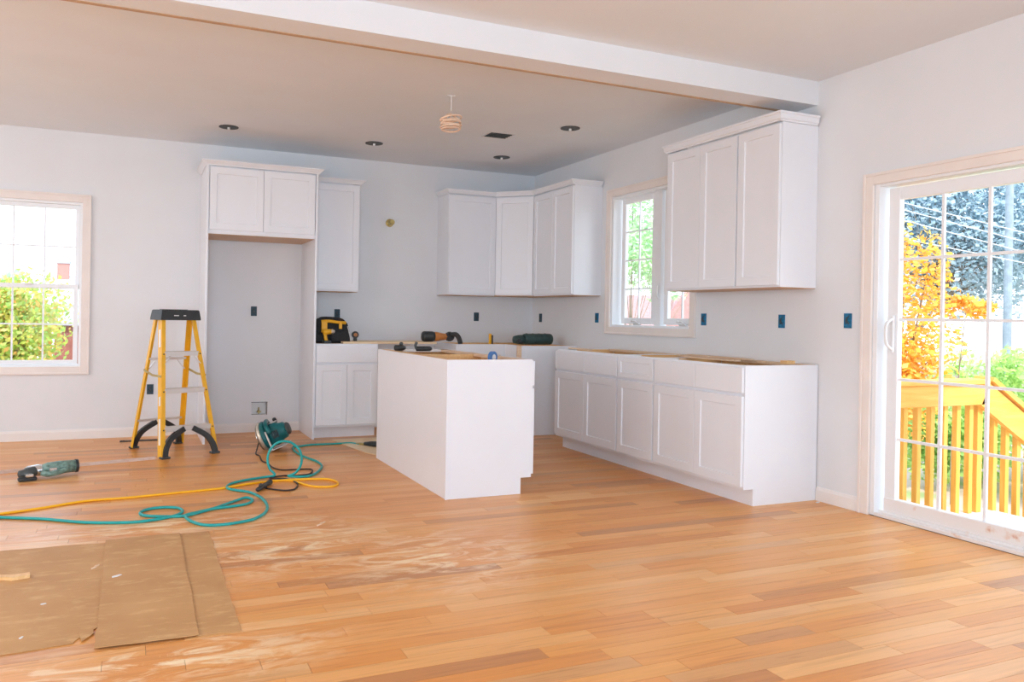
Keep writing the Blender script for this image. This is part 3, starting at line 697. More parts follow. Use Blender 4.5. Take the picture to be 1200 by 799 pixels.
HOSE = [(-4.928,-2.735,0.008), (-4.749,-2.856,0.008), (-4.532,-2.969,0.008), (-4.316,-3.120,0.008), (-4.105,-3.194,0.008), (-3.977,-3.182,0.008), (-3.865,-3.123,0.008), (-3.820,-3.036,0.008), (-3.843,-2.943,0.008), (-3.925,-2.904,0.008), (-4.008,-2.929,0.008), (-4.044,-3.000,0.008), (-4.019,-3.069,0.008), (-3.932,-3.120,0.008), (-3.821,-3.148,0.008), (-3.727,-3.089,0.008), (-3.625,-2.996,0.008), (-3.514,-2.876,0.008), (-3.440,-2.806,0.008), (-3.409,-2.877,0.008), (-3.451,-2.967,0.008), (-3.554,-3.010,0.008), (-3.652,-3.031,0.008), (-3.740,-3.084,0.008), (-3.802,-3.124,0.008), (-3.813,-3.161,0.008), (-3.786,-3.286,0.008), (-3.727,-3.381,0.008), (-3.633,-3.405,0.008), (-3.527,-3.377,0.008), (-3.452,-3.326,0.008), (-3.383,-3.208,0.008), (-3.348,-3.047,0.008), (-3.352,-2.836,0.008), (-3.400,-2.658,0.008), (-3.465,-2.584,0.008), (-3.510,-2.516,0.008), (-3.514,-2.448,0.008), (-3.470,-2.351,0.008), (-3.360,-2.271,0.008), (-3.238,-2.220,0.008), (-3.172,-2.241,0.023), (-3.205,-2.222,0.066), (-3.219,-2.212,0.130), (-3.205,-2.213,0.189), (-3.167,-2.225,0.237), (-3.117,-2.242,0.255), (-3.062,-2.262,0.244), (-3.016,-2.277,0.202), (-2.995,-2.281,0.142), (-3.002,-2.274,0.081), (-3.033,-2.257,0.032), (-3.076,-2.234,0.006), (-2.954,-2.283,0.008), (-2.855,-2.155,0.008), (-2.776,-1.942,0.008), (-2.769,-1.762,0.008), (-2.802,-1.599,0.008), (-2.835,-1.428,0.008), (-2.843,-1.214,0.008), (-2.825,-1.041,0.008), (-2.769,-1.012,0.008), (-2.646,-0.955,0.008), (-2.460,-0.963,0.008), (-2.306,-0.961,0.008), (-2.245,-1.052,0.008)]
YEL = [(-4.915,-2.813,0.007), (-4.760,-2.769,0.007), (-4.558,-2.694,0.007), (-4.342,-2.590,0.007), (-4.108,-2.576,0.007), (-3.863,-2.536,0.007), (-3.549,-2.485,0.007), (-3.378,-2.405,0.007), (-3.203,-2.362,0.007), (-3.059,-2.365,0.007), (-2.860,-2.400,0.007), (-2.804,-2.493,0.007), (-2.811,-2.593,0.007), (-2.872,-2.656,0.007), (-2.968,-2.624,0.007), (-3.031,-2.519,0.007), (-3.067,-2.407,0.007), (-3.116,-2.361,0.007), (-3.192,-2.365,0.007)]
BLK = [(-2.977,-0.441,0.006), (-3.050,-0.625,0.006), (-3.104,-0.850,0.006), (-3.163,-1.272,0.006), (-3.148,-1.359,0.006), (-3.162,-1.589,0.006), (-3.136,-1.708,0.006), (-3.126,-1.889,0.006), (-3.081,-1.988,0.006), (-2.991,-2.001,0.006), (-2.888,-2.017,0.006), (-2.874,-2.072,0.006), (-2.917,-2.189,0.006), (-3.003,-2.225,0.006), (-3.118,-2.203,0.006), (-3.208,-2.251,0.006), (-3.108,-2.314,0.006), (-3.069,-2.416,0.006), (-3.068,-2.531,0.006), (-3.113,-2.653,0.006), (-3.172,-2.673,0.006), (-3.234,-2.625,0.006), (-3.280,-2.570,0.006)]

k = new_obj('power_cord', T(spline([(-2.97, -1.08, .13), (-3.05, -1.02, .14), (-3.10, -1.04, .08), (-3.135, -1.12, .015)]+BLK[3:], 5), .0055, 6), CORDB, None, smooth=True)
Mi = (Matrix.Translation(S.location) @ Matrix.Rotation(R(-22), 4, 'Z')).inverted()
k.data.transform(Mi); k.parent = S; k['label'] = 'black rubber power cord with a loose loop'
bm = bmesh.new(); tube(bm, [(-3.28, -2.57, .012), (-3.295, -2.545, .014), (-3.31, -2.52, .016), (-3.34, -2.66, .016), ][:3], [.009, .014, .016], 8)
tube(bm, [(-3.345, -2.64, .016), (-3.30, -2.56, .017), (-3.262, -2.49, .018), (-3.235, -2.44, .018)], [.014, .017, .015, .019], 10)
xf(bm, Mi); k2 = new_obj('plug', bm, BLACK, S, smooth=True)

# ---- air hose, extension cord
hp = list(HOSE)
h_ = thing('air_hose', 'teal air hose snaking over the floor with one loop standing up', 'hose', (-3.2, -2.2, 0))
bm = T([p-Vector((-3.2, -2.2, 0)) for p in spline(hp, 6)], .0085, 8); new_obj('hose', bm, HOSEM, h_, smooth=True)
bm = bmesh.new(); tube(bm, [(-2.26, -1.02, .010), (-2.235, -1.06, .012), (-2.21, -1.10, .014)], [.009, .012, .012], 10); xf(bm, Matrix.Translation((3.2, 2.2, 0))); new_obj('brass_fitting', bm, BRASS, h_)
bm = bmesh.new(); tube(bm, [(-2.21, -1.10, .02), (-2.17, -1.16, .024), (-2.12, -1.23, .028), (-2.07, -1.30, .03)], [.014, .024, .028, .026], 12); xf(bm, Matrix.Translation((3.2, 2.2, 0))); new_obj('coupler', bm, BLACK, h_, smooth=True)
tag(new_obj('extension_cord', T(spline(YEL, 6), .0075, 8), CORDY, smooth=True), 'yellow extension cord crossing the floor beside the teal hose', 'cord')

# ---- green tool lying left
t = thing('reciprocating_saw', 'worn green power tool with shiny head lying on the floor at far left', 'power tool', (-4.60, -1.72, 0), R(16))
bm = LA([(.02, -.16), (.042, -.155), (.045, -.05), (.04, .02), (.03, .05)], 16, 'x', (.0, 0, .06)); new_obj('motor_body', xf(bm, Matrix.Rotation(R(180), 4, 'Z')), GREENMET, t, smooth=True)
new_obj('end_cap', LA([(.03, .0), (.046, .002), (.044, .02), (.02, .024)], 16, 'x', (.152, 0, .06)), BLACK, t)
new_obj('grip', T(spline([(.10, -.03, .05), (.04, -.07, .04), (-.03, -.08, .035), (-.06, -.05, .04)], 5), .018, 10), GREENMET, t, smooth=True)
new_obj('gear_head', LA([(.02, -.13), (.034, -.11), (.04, -.05), (.036, .0)], 14, 'x', (-.03, .01, .052)), CHROME, t, smooth=True)
new_obj('boot', T(spline([(-.10, .0, .05), (-.15, -.02, .045), (-.20, -.01, .035)], 4), [.035]*5+[.028]*3+[.012], 10), DGREY, t, smooth=True)
new_obj('shoe', B((-.21, -.10, -.10, -.055, .004, .03), bev=.006), BLACK, t)
new_obj('shoe_clamp', B((-.17, -.12, -.11, -.03, .03, .05), bev=.006), CHROME, t)
new_obj('trigger', B((-.02, .03, -.065, -.04, .05, .07), bev=.004), CHROME, t)
# ---- lath strip on floor
o = tag(new_obj('wood_lath', bar(bmesh.new(), (-5.35, -1.62, .006), (-3.92, -1.245, .006), .035, .008, (0, 0, 1)), LATH), 'long thin pinkish wood strip lying behind the green power tool', 'wood strip')
o.data.transform(Matrix.Identity(4))
# ---- floor register and open slot near the back wall
t = thing('floor_register', 'narrow black floor vent by the back wall behind the ladder', 'vent', (-4.02, -.27, 0))
new_obj('frame', B((-.165, .165, -.035, -.028, .0005, .006), (-.165, .165, .028, .035, .0005, .006), (-.165, -.155, -.03, .03, .0005, .006), (.155, .165, -.03, .03, .0005, .006)), BLACK, t)
for i in range(14): new_obj('slat', B((-.148+i*.0215, -.140+i*.0215, -.028, .028, .0005, .005)), DGREY, t)
# ---- yellow floor plywood under the hose fitting
tag(new_obj('plywood_offcut', prism(bmesh.new(), [(-2.42, -.70), (-1.96, -.70), (-1.96, -1.60), (-2.235, -1.60), (-2.30, -1.45)], 'z', .0008, .006), PLY), 'pale plywood offcut on the floor under the hose coupling, by the island', 'board')

# ---- brown floor paper
def sheet(name, poly, z, label, seed=0):
    rs = random.Random(seed); pts = []
    for a, b in zip(poly, poly[1:]+poly[:1]):
        a, b = Vector(a), Vector(b); n = max(2, int((b-a).length/.06)); nn = Vector((b.y-a.y, a.x-b.x)).normalized()
        for i in range(n): pts.append(a+(b-a)*i/n+nn*rs.uniform(-.004, .004)*(i > 0))
    bm = bmesh.new(); prism(bm, [(p.x, p.y) for p in pts], 'z', z, z+.0025)
    return tag(new_obj(name, bm, PAPER), label, 'paper')
sheet('floor_paper', [(-5.6, -3.50), (-4.30, -3.54), (-4.175, -3.55), (-4.19, -4.66), (-4.262, -4.765), (-4.272, -4.80), (-5.6, -4.93)], .001, 'leftmost sheet of brown floor paper, its near corner torn', 1)
sheet('floor_paper', [(-4.205, -3.515), (-3.86, -3.50), (-3.868, -4.885), (-4.203, -4.88)], .0065, 'middle sheet of brown floor paper', 2)
sheet('floor_paper', [(-3.875, -3.50), (-3.715, -3.495), (-3.722, -4.89), (-3.872, -4.882)], .001, 'narrow right-hand strip of brown floor paper', 3)
bm = prism(bmesh.new(), [(-4.26, -4.72), (-4.213, -4.69), (-4.21, -4.735), (-4.245, -4.80)], 'z', .004, .0065); xf(bm, Matrix.Translation((0, 0, .0)))
tag(new_obj('paper_flap', bm, PAPER), 'small curled flap of brown paper torn between the two large sheets', 'paper')
t = tag(new_obj('wood_offcut', prism(bmesh.new(), [(-4.72, -3.93), (-4.55, -3.975), (-4.49, -3.965), (-4.485, -4.0), (-4.55, -4.02), (-4.58, -4.0), (-4.72, -3.985)], 'z', .0036, .018), MAPLE_IN), 'small notched wood offcut lying on the leftmost floor paper', 'offcut')
for (x, y, a, zz, lab) in ((-4.147, -4.12, 30, .0092, 'white paper scrap on the middle sheet of floor paper'), (-4.402, -4.36, 10, .0037, 'tiny white scrap at the centre of the leftmost floor paper'), (-4.44, -4.69, 60, .0037, 'tiny white scrap near the front edge of the leftmost floor paper'), (-.05, -4.06, 15, .0005, 'small white scrap on the floor beside the base cabinet end')):
    bm = prism(bmesh.new(), [(-.022, -.006), (.0, -.009), (.024, -.002), (.018, .008), (-.016, .007)], 'z', 0, .0025)
    o = tag(new_obj('paper_scrap', bm, PINKW, loc=(x, y, zz), rz=R(a)), lab, 'scrap')
    if 'tiny' in lab: o.scale = (.45, .5, 1)
rs = random.Random(5)
cc = [(-4.25, -3.98), (-3.17, -3.60), (-3.155, -3.585)]
for (x, y), lab in zip(cc, ('small tan wood chip on the seam between the two large paper sheets', 'dark-sided wood shaving on the dusty floor right of the paper', 'pale wood shaving beside the darker one on the dusty floor')):
    bm = bmesh.new(); tube(bm, spline([(0, 0, .006), (.02, .01, .012), (.03, .0, .02), (.015, -.015, .02)], 4), .004, 6)
    tag(new_obj('wood_shaving', bm, PALEWOOD, loc=(x, y, .0035)), lab, 'shaving')

# ================================================================== THINGS ON THE CABINETS
# tool bag
TB = thing('tool_bag', 'open-mouthed black tool bag with yellow trim on the small base cabinet', 'bag', (-2.36, -.385, BH+.001), 0)
bm = bmesh.new()
def rr_(hx, hy, z, sk=0): 
    out = []
    for k in range(16):
        a = k*2*math.pi/16; c, s_ = math.cos(a), math.sin(a)
        out.append(bm.verts.new((sk+hx*math.copysign(abs(c)**.45, c), hy*math.copysign(abs(s_)**.45, s_), z)))
    return out
rg = [rr_(.172, .095, 0), rr_(.178, .10, .02), rr_(.170, .095, .12), rr_(.155, .07, .185), rr_(.135, .04, .222, -.01), rr_(.12, .022, .232, -.01)]
for a, b in zip(rg, rg[1:]):
    for i in range(16): bm.faces.new((a[i], a[(i+1) % 16], b[(i+1) % 16], b[i]))
bm.faces.new(rg[0][::-1]); bm.faces.new(rg[-1]); new_obj('bag_body', bm, NYLON, TB, smooth=True)
new_obj('yellow_band', T(spline([(-.11, -.078, .202), (-.04, -.088, .206), (.05, -.086, .196), (.125, -.074, .192)], 4), .0155, 8), TOOLY, TB, smooth=True)
new_obj('strap', B((-.115, -.06, -.118, -.103, .10, .205), bev=.004), TOOLY, TB)['label'] = 'wide yellow webbing strap'
new_obj('strap', B((.052, .082, -.112, -.098, .135, .20), bev=.003), TOOLY, TB)['label'] = 'narrow yellow webbing tab'
new_obj('pocket', B((-.03, .14, -.115, -.095, .01, .12), bev=.012), NYLON, TB)
new_obj('pocket', B((-.165, -.05, -.115, -.095, .01, .09), bev=.012), NYLON, TB)
new_obj('carry_handle', T(spline([(-.13, -.02, .21), (-.10, -.02, .236), (.0, -.02, .238), (.09, -.02, .228), (.125, -.02, .195)], 4), .009, 8), NYLON, TB, smooth=True)
new_obj('rod', T([(.145, -.07, .16), (.178, -.085, .015)], .004, 6), PINKW, TB)
# yellow drill in front pocket -> its own thing
t = thing('cordless_drill', 'yellow and black drill leaning in front of the black tool bag', 'drill', (-2.44, -.545, BH+.001))
new_obj('drill_body', T([(-.03, 0, .105), (.045, 0, .110)], [.026, .024], 12), TOOLY, t, smooth=True)
new_obj('chuck', T([(.045, 0, .110), (.06, 0, .111), (.08, 0, .112)], [.022, .024, .012], 12), SAWB, t)
new_obj('grip', T(spline([(-.01, 0, .09), (-.005, 0, .05), (.005, 0, .02)], 3), .016, 10), TOOLY, t, smooth=True)
new_obj('battery', B((-.03, .045, -.03, .03, 0, .028), bev=.005), BLACK, t)
# round gauge on post
t = thing('round_gauge', 'small round black gauge standing on the plywood beside the tool bag', 'gauge', (-2.13, -.42, BH+.020))
new_obj('body', LA([(.008, -.014), (.030, -.014), (.034, -.008), (.034, .008), (.030, .014), (.008, .014)], 20, 'y', (0, 0, .06)), BLACK, t)
new_obj('face', LA([(.002, -.017), (.018, -.017), (.018, -.0145)], 16, 'y', (0, 0, .06)), ORANGE, t)
new_obj('foot', B((-.014, .014, -.02, .02, 0, .03), bev=.003), BLACK, t)
# orange/black power tool on plywood end
t = thing('power_tool', 'orange-brown power tool with black barrel on the end of the plywood board', 'power tool', (-1.53, -.50, BH+.019))
new_obj('battery', LA([(.02, 0), (.045, .004), (.052, .02), (.052, .10), (.046, .125)], 18, 'x', (-.05+.21, 0, .052)), BLACK, t, smooth=True)
new_obj('housing', LA([(.046, 0), (.047, .03), (.036, .08), (.028, .14), (.02, .155)], 16, 'x', (.285, 0, .05)), ORANGE, t, smooth=True)
new_obj('head', LA([(.01, -.03), (.044, -.028), (.05, 0), (.044, .03), (.01, .034)], 14, 'y', (.45, 0, .052)), BLACK, t)
t.location = (-1.63, -.48, BH+.019)
new_obj('auxiliary_handle', T(spline([(.45, -.03, .07), (.49, -.07, .075), (.515, -.09, .04), (.52, -.12, -.012)], 4), .024, 10), BLACK, t, smooth=True)
# yellow black standing tool
t = thing('utility_knife', 'slim yellow and black tool standing upright on the corner cabinet edge', 'knife', (-.775, -.592, BH+.001))
new_obj('handle', B((-.022, .004, -.008, .008, 0, .105), bev=.003), TOOLY, t); new_obj('grip', B((.0045, .022, -.009, .009, 0, .09), bev=.003), BLACK, t)
# dark green case
t = thing('tool_case', 'long dark green rounded tool case lying on the corner base cabinet', 'case', (-.345, -.72, BH+.001), R(0))
new_obj('shell', LA([(.03, 0), (.052, .006), (.056, .02), (.056, .30), (.052, .315), (.03, .32)], 20, 'x', (-.13, 0, .056)), DGREEN, t, smooth=True)
for i in range(4): new_obj('rib', LA([(.0575, 0), (.059, .004), (.0575, .01)], 20, 'x', (-.10+i*.07, 0, .0575)), DGREEN, t)
new_obj('nose', LA([(.012, 0), (.036, .004), (.046, .05), (.05, .11)], 16, 'x', (-.24, 0, .05)), DGREEN, t, smooth=True)
new_obj('nose_cap', LA([(.004, 0), (.022, .0), (.022, .012)], 14, 'y', (-.20, -.058, .04)), BLACK, t)
# black tools on island edge
t = thing('hand_tool', 'left black hand tool on the far rim of the island', 'hand tool', (-2.21, -2.05, BH+.001), R(20))
new_obj('body', LA([(.012, -.05), (.022, -.045), (.024, .02), (.014, .045)], 14, 'x', (0, 0, .024)), BLACK, t, smooth=True); new_obj('knob', LA([(.012, 0), (.016, .012), (.009, .024)], 10, 'z', (.01, 0, .044)), DGREY, t)
t = thing('hand_tool', 'right black hand tool with upright grip on the far rim of the island', 'hand tool', (-2.07, -2.10, BH+.001), R(5))
new_obj('body', LA([(.01, -.03), (.019, -.025), (.019, .085), (.012, .10)], 14, 'x', (0, 0, .019)), BLACK, t, smooth=True); new_obj('grip', T([(-.03, 0, .02), (-.036, 0, .045), (-.025, 0, .07)], .011, 10), DGREY, t)
# blue tool
t = thing('hand_tool', 'blue rounded tool resting inside the open island near its near end', 'tool', (-1.86, -2.98, BH+.0015), R(30))
new_obj('roll', LA([(.022, -.012), (.040, -.012), (.040, .012), (.022, .012)], 20, 'y', (0, 0, .0)), BLUE, t); new_obj('core', LA([(.012, -.013), (.021, -.013), (.021, .013), (.012, .013)], 16, 'y', (0, 0, 0)), PINKW, t)
new_obj('board_rest', B((-.05, .05, -.03, .03, -.055, -.0405)), MAPLE_IN, t)

# ================================================================== WALL FITTINGS
def outlet(axis, a, z, label, m, s=1.0):
    t = thing('outlet_box', label, 'outlet box', (a, 0, z) if axis == 'y' else (0, a, z), 0 if axis == 'y' else R(-90), 'open electrical boxes in the kitchen walls')
    w_, h_ = .028*s, .046*s
    new_obj('rim', B((-w_, -w_+.005, -.006, -.0005, -h_, h_), (w_-.005, w_, -.006, -.0005, -h_, h_), (-w_, w_, -.006, -.0005, -h_, -h_+.006), (-w_, w_, -.006, -.0005, h_-.006, h_)), m, t)
    new_obj('box_back', B((-w_+.005, w_-.005, -.003, -.0005, -h_+.006, h_-.006)), m, t)
    new_obj('screw_ear', B((-.010, .010, -.0075, -.0062, h_-.010, h_-.001), (-.010, .010, -.0075, -.0062, -h_+.001, -h_+.010)), m, t)
    bm = T(spline([(-.012, -.004, .02), (.0, -.012, .0), (.012, -.006, -.022)], 4), .0035, 6); tube(bm, spline([(.01, -.004, .03), (-.006, -.014, .008), (-.01, -.006, -.02)], 4), .003, 6)
    new_obj('wires', bm, DGREY, t)
outlet('y', -3.024, 1.165, 'dark open electrical box high in the refrigerator alcove', SHADEDBOX)
outlet('y', -2.209, 1.155, 'dark open electrical box on the wall above the tool bag', SHADEDBOX)
outlet('y', -.682, 1.15, 'dark open electrical box on the back wall near the corner', SHADEDBOX)
outlet('y', -3.94, .43, 'dark open electrical box low on the wall behind the ladder', SHADEDBOX)
outlet('x', -.20, 1.15, 'blue-grey open electrical box on the right wall next to the corner', SHADEDBOX)
outlet('x', -1.335, 1.16, 'blue open electrical box just left of the kitchen window', BLUEBOX)
outlet('x', -2.875, 1.16, 'blue open electrical box just right of the kitchen window', BLUEBOX)
outlet('x', -3.679, 1.155, 'blue open electrical box under the near wall cabinet', BLUEBOX)
outlet('x', -4.223, 1.165, 'blue open electrical box closest to the patio door', BLUEBOX)
# pipe stub
t = thing('pipe_stub', 'small brass pipe stub sticking out of the back wall between cabinets', 'pipe', (-1.676, 0, 2.10))
new_obj('flange', LA([(.02, -.006), (.042, -.006), (.042, -.0005)], 16, 'y'), BRASS, t); new_obj('pipe', LA([(.024, -.095), (.028, -.09), (.028, -.006)], 14, 'y'), BRASS, t)
# wall hole with valve
t = thing('water_valve', 'brass water valve inside the rough hole low in the alcove wall', 'valve', (-2.955, .04, .21))
new_obj('backing', B((-.085, .085, .03, .036, -.06, .09)), ALUPAINT, t); new_obj('valve_body', LA([(.012, -.02), (.014, .03)], 10, 'y', (0, 0, -.02)), BRASS, t)
new_obj('pipe', T([(0, .012, -.048), (0, .012, .02)], .006, 8), BRASS, t); new_obj('valve_handle', B((-.02, .02, -.026, -.020, -.026, -.014), bev=.002), BRASS, t)
tag(new_obj('torn_edge', B((-3.034, -2.88, -.002, -.0005, .283, .288), (-2.887, -2.882, -.002, -.0005, .16, .288)), DGREY), 'dark torn drywall edge around the hole in the alcove', 'wall hole')

# ================================================================== CEILING FITTINGS
proto = None
for i, (x, y, lab) in enumerate(((-3.372, -.83, 'black recessed ceiling light opening above the ladder'), (-2.085, -.80, 'black recessed ceiling light opening above the narrow wall cabinet'), (-.79, -2.12, 'black recessed ceiling light opening nearest the beam'), (-.78, -.78, 'black recessed ceiling light opening nearest the room corner'))):
    if proto is None:
        proto = thing('recessed_light', lab, 'ceiling light', (x, y, H), 0, 'recessed light openings in the kitchen ceiling')
        new_obj('can', LA([(.0, -.0006), (.078, -.0006), (.078, -.004), (.0, -.004)], 28, 'z'), BLACK, proto)
        new_obj('rim', LA([(.078, -.0005), (.081, -.0005), (.081, -.005), (.0785, -.006)], 28, 'z'), DGREY, proto)
        new_obj('socket', T([(.0, 0, -.003), (.0, 0, -.022)], .011, 10), PINKW, proto)
        o = proto
    else: o = copy_tree(proto)
    o.location = (x, y, H); o['label'] = lab
t = thing('ceiling_vent', 'square open duct in the kitchen ceiling with bare metal edges', 'vent', (-1.215, -1.62, H), R(0))
new_obj('duct', B((-.10, .10, -.085, .085, -.004, -.0005)), BLACK, t)  # flat black plate stands in for the shaded inside of the opening
for x0, x1, y0, y1 in ((-.115, .115, -.10, -.085), (-.115, .115, .085, .10), (-.115, -.10, -.085, .085), (.10, .115, -.085, .085)): new_obj('flange', B((x0, x1, y0, y1, -.006, -.0005)), ALUPAINT, t)
for i in range(4): new_obj('louver', B((-.10, .10, -.07+i*.042, -.062+i*.042, -.010, -.004)), DGREY, t)
t = thing('hanging_cable_coil', 'coil of beige cable hanging from a small hook in the kitchen ceiling', 'cable', (-2.035, -2.58, H))
new_obj('ceiling_hook', T(spline([(-.03, 0, -.004), (0, 0, -.006), (.03, 0, -.004)], 3), .004, 6), PINKW, t)
new_obj('hanger', T([(0, 0, -.004), (.002, 0, -.06), (0, 0, -.115)], .003, 6), PINKW, t)
bm = bmesh.new(); rs = random.Random(2)
for k in range(8):
    r_ = .070+rs.uniform(-.006, .006); zc = -.168-k*.011; ax = rs.uniform(-.14, .14); ay = rs.uniform(-.14, .14)
    pts = [(r_*math.cos(a), r_*math.sin(a), zc+r_*(ax*math.cos(a)+ay*math.sin(a))) for a in [j*2*math.pi/24 for j in range(25)]]; tube(bm, pts, .0055, 6, cap=False)
new_obj('coil', bm, COPPER, t, smooth=True)
bm = bmesh.new()
for k in range(4):
    a = k*.9; tube(bm, spline([(.065*math.cos(a), .065*math.sin(a), -.175), (.02*math.cos(a+1), .02, -.135), (-.03*math.cos(a), -.03*math.sin(a), -.15), (-.065*math.cos(a+.4), -.065*math.sin(a+.4), -.19)], 5), .005, 6)
new_obj('crossing_turns', bm, COPPER, t, smooth=True)

# ================================================================== OUTSIDE
GZ = -.95
struct('garden_ground', B((-40, 60, -30, 60, GZ-.1, GZ)), GROUND, label='leaf-strewn garden ground')
# deck
dk = thing('wooden_deck', 'yellow wooden deck outside the patio door', 'deck', (0, 0, 0))
for i in range(9): new_obj('deck_board', B((.17+i*.142, .17+i*.142+.137, -6.4, -4.12, -.17, -.135), bev=.003), DECKP, dk)
for y in (-4.2, -5.3, -6.3): new_obj('joist', B((.17, 1.43, y-.02, y+.02, -.31, -.171)), DECKW, dk)
for y in (-4.2, -6.3): new_obj('post', B((1.30, 1.39, y-.045, y+.045, GZ, -.311)), DECKV, dk)
sx = 1.45
for i in range(4): new_obj('stair_tread', B((sx+i*.27, sx+i*.27+.28, -5.6, -4.3, -.33-i*.19, -.295-i*.19), bev=.003), DECKP, dk)
new_obj('stringer', prism(bmesh.new(), [(1.44, -.32), (1.44, -.62), (2.02, GZ), (2.5, GZ)], 'y', -4.33, -4.30), DECKW, dk)
new_obj('stringer', prism(bmesh.new(), [(1.44, -.32), (1.44, -.62), (2.02, GZ), (2.5, GZ)], 'y', -5.63, -5.60), DECKW, dk)
RY = -4.25
rl = thing('deck_railing', 'yellow wooden railing with square balusters beside the deck and stairs', 'railing', (0, 0, 0))
new_obj('top_rail', B((.17, 1.27, RY, RY+.038, .61, .75), bev=.003), DECKW, rl)
new_obj('cap_rail', B((.17, 1.29, RY-.02, RY+.12, .751, .783), bev=.003), DECKW, rl)
new_obj('post', B((1.25, 1.30, RY+.0385, RY+.09, -.134, .75), bev=.003), DECKV, rl)
for i in range(9):
    x = .27+i*.128
    if x > 1.24: break
    new_obj('baluster', B((x, x+.038, RY+.0385, RY+.0765, -.134, .74), bev=.002), DECKV, rl)
s0 = Vector((1.27, RY+.019, .70)); s1 = Vector((2.75, RY+.019, .70-.58*1.48))
new_obj('stair_rail', bar(bmesh.new(), s0+Vector((0, 0, -.02)), s1+Vector((0, 0, -.02)), .038, .17, (0, 1, 0)), DECKW, rl)
new_obj('stair_cap', bar(bmesh.new(), s0+Vector((.05, .03, .085)), s1+Vector((.05, .03, .085)), .14, .032, (0, 1, 0)), DECKW, rl)
for i in range(10):
    x = 1.42+i*.128; zt = .70-.58*(x-1.27)
    new_obj('baluster', B((x, x+.038, RY+.0385, RY+.0765, zt-.85, zt-.0), bev=.002), DECKV, rl)
new_obj('post', B((2.70, 2.79, RY+.039, RY+.128, GZ, -.15), bev=.003), DECKV, rl)
# stones
rs = random.Random(9)
ge = thing('garden_edging', 'row of dark grey stones edging the bushes behind the railing', 'stone edging', (0, 0, 0))
for i in range(16):
    bm = bmesh.new(); bmesh.ops.create_icosphere(bm, subdivisions=1, radius=.2)
    for v in bm.verts: v.co *= 1+rs.uniform(-.15, .15)
    xf(bm, Matrix.Diagonal((1.2, .9, .7, 1)))
    new_obj('stone', bm, ASPH, ge, loc=(3.9+i*.42, -3.0+i*.14+rs.uniform(-.05, .05), GZ+.06), rz=rs.uniform(0, 3))

def tree(name, label, cat, base, trunk_h, crown_c, crown_r, n, leaf, m, seed, blobs=14, trunk_r=.12, group=None, shape=1.0):
    rs = random.Random(seed); t = thing(name, label, cat, base, 0, group); bx, by, bz = base
    cc = Vector(crown_c)-Vector(base); cr_ = Vector(crown_r)
    bl = []
    for i in range(blobs):
        while 1:
            p = Vector([rs.uniform(-1, 1) for _ in range(3)])
            if p.length < 1: break
        bl.append((Vector((cc.x+p.x*cr_.x*.75, cc.y+p.y*cr_.y*.75, cc.z+p.z*cr_.z*.75)), rs.uniform(.25, .5)))
    if trunk_h > 0:
        bm = T(spline([(0, 0, 0), (.03, .02, trunk_h*.5), (cc.x*.5, cc.y*.5, trunk_h), (cc.x, cc.y, cc.z+cr_.z*.3)], 3), [trunk_r*(1-.07*i) for i in range(10)], 8)
        new_obj('trunk', bm, BARK, t)
        bm = bmesh.new()
        for c, r_ in bl:
            s_ = Vector((cc.x*.5, cc.y*.5, trunk_h*rs.uniform(.8, 1.1))); mid = (s_+c)/2+Vector((0, 0, -.1))
            tube(bm, [s_, mid, c], [trunk_r*.35, trunk_r*.2, trunk_r*.06], 5)
        new_obj('branches', bm, BARK, t)
    V = []; F = []
    mr = min(cr_)
    for i in range(n):
        c, r_ = bl[rs.randrange(len(bl))]
        d = Vector([rs.gauss(0, 1) for _ in range(3)]).normalized()*(rs.random()**.45)
        p = c+Vector((d.x*cr_.x, d.y*cr_.y, d.z*cr_.z*shape))*r_*1.15
        if p.z+bz < GZ+.02: p.z = GZ+.05-bz
        a = Vector([rs.gauss(0, 1) for _ in range(3)]).normalized(); b = a.orthogonal().normalized(); s_ = leaf*rs.uniform(.6, 1.3)
        k = len(V); V += [tuple(p+a*s_*.6), tuple(p+b*s_*.38), tuple(p-a*s_*.6), tuple(p-b*s_*.38)]; F.append((k, k+1, k+2, k+3))
    me = bpy.data.meshes.new('foliage'); me.from_pydata(V, [], F); me.materials.append(m)
    o = bpy.data.objects.new('foliage', me); COL.objects.link(o); o.parent = t; o['kind'] = 'stuff'
    return t
L_MAPLE = leaf_mat('autumn_maple_leaf', [(.90, .55, .05), (.92, .66, .10), (.86, .38, .08), (.92, .74, .20)], trans=.5)
L_GREEN = leaf_mat('fresh_green_leaf', [(.34, .58, .16), (.50, .70, .22), (.66, .80, .30), (.40, .62, .24)], trans=.5)
L_YG = leaf_mat('yellow_green_leaf', [(.34, .54, .10), (.58, .66, .12), (.30, .52, .14), (.80, .66, .14), (.45, .64, .20), (.85, .42, .12), (.50, .66, .30)], trans=.5)
L_BLUE = leaf_mat('blue_grey_leaf', [(.42, .56, .64), (.52, .65, .73), (.66, .78, .85), (.36, .52, .56)], trans=.5)
L_PALE = leaf_mat('pale_green_leaf', [(.50, .72, .42), (.66, .82, .54), (.42, .66, .44)], trans=.5)
tree('maple_tree', 'yellow and orange autumn maple just outside the patio door', 'tree', (4.1, -1.25, GZ), 1.3, (4.0, -1.45, 1.05), (.75, .55, 1.35), 7500, .062, L_MAPLE, 11, 16, .07)
tree('maple_branch_tree', 'small orange-leaved sapling reaching right of the yellow maple', 'tree', (4.75, -1.55, GZ), 1.6, (4.72, -1.72, 1.38), (.38, .3, .22), 600, .062, L_MAPLE, 12, 5, .010)
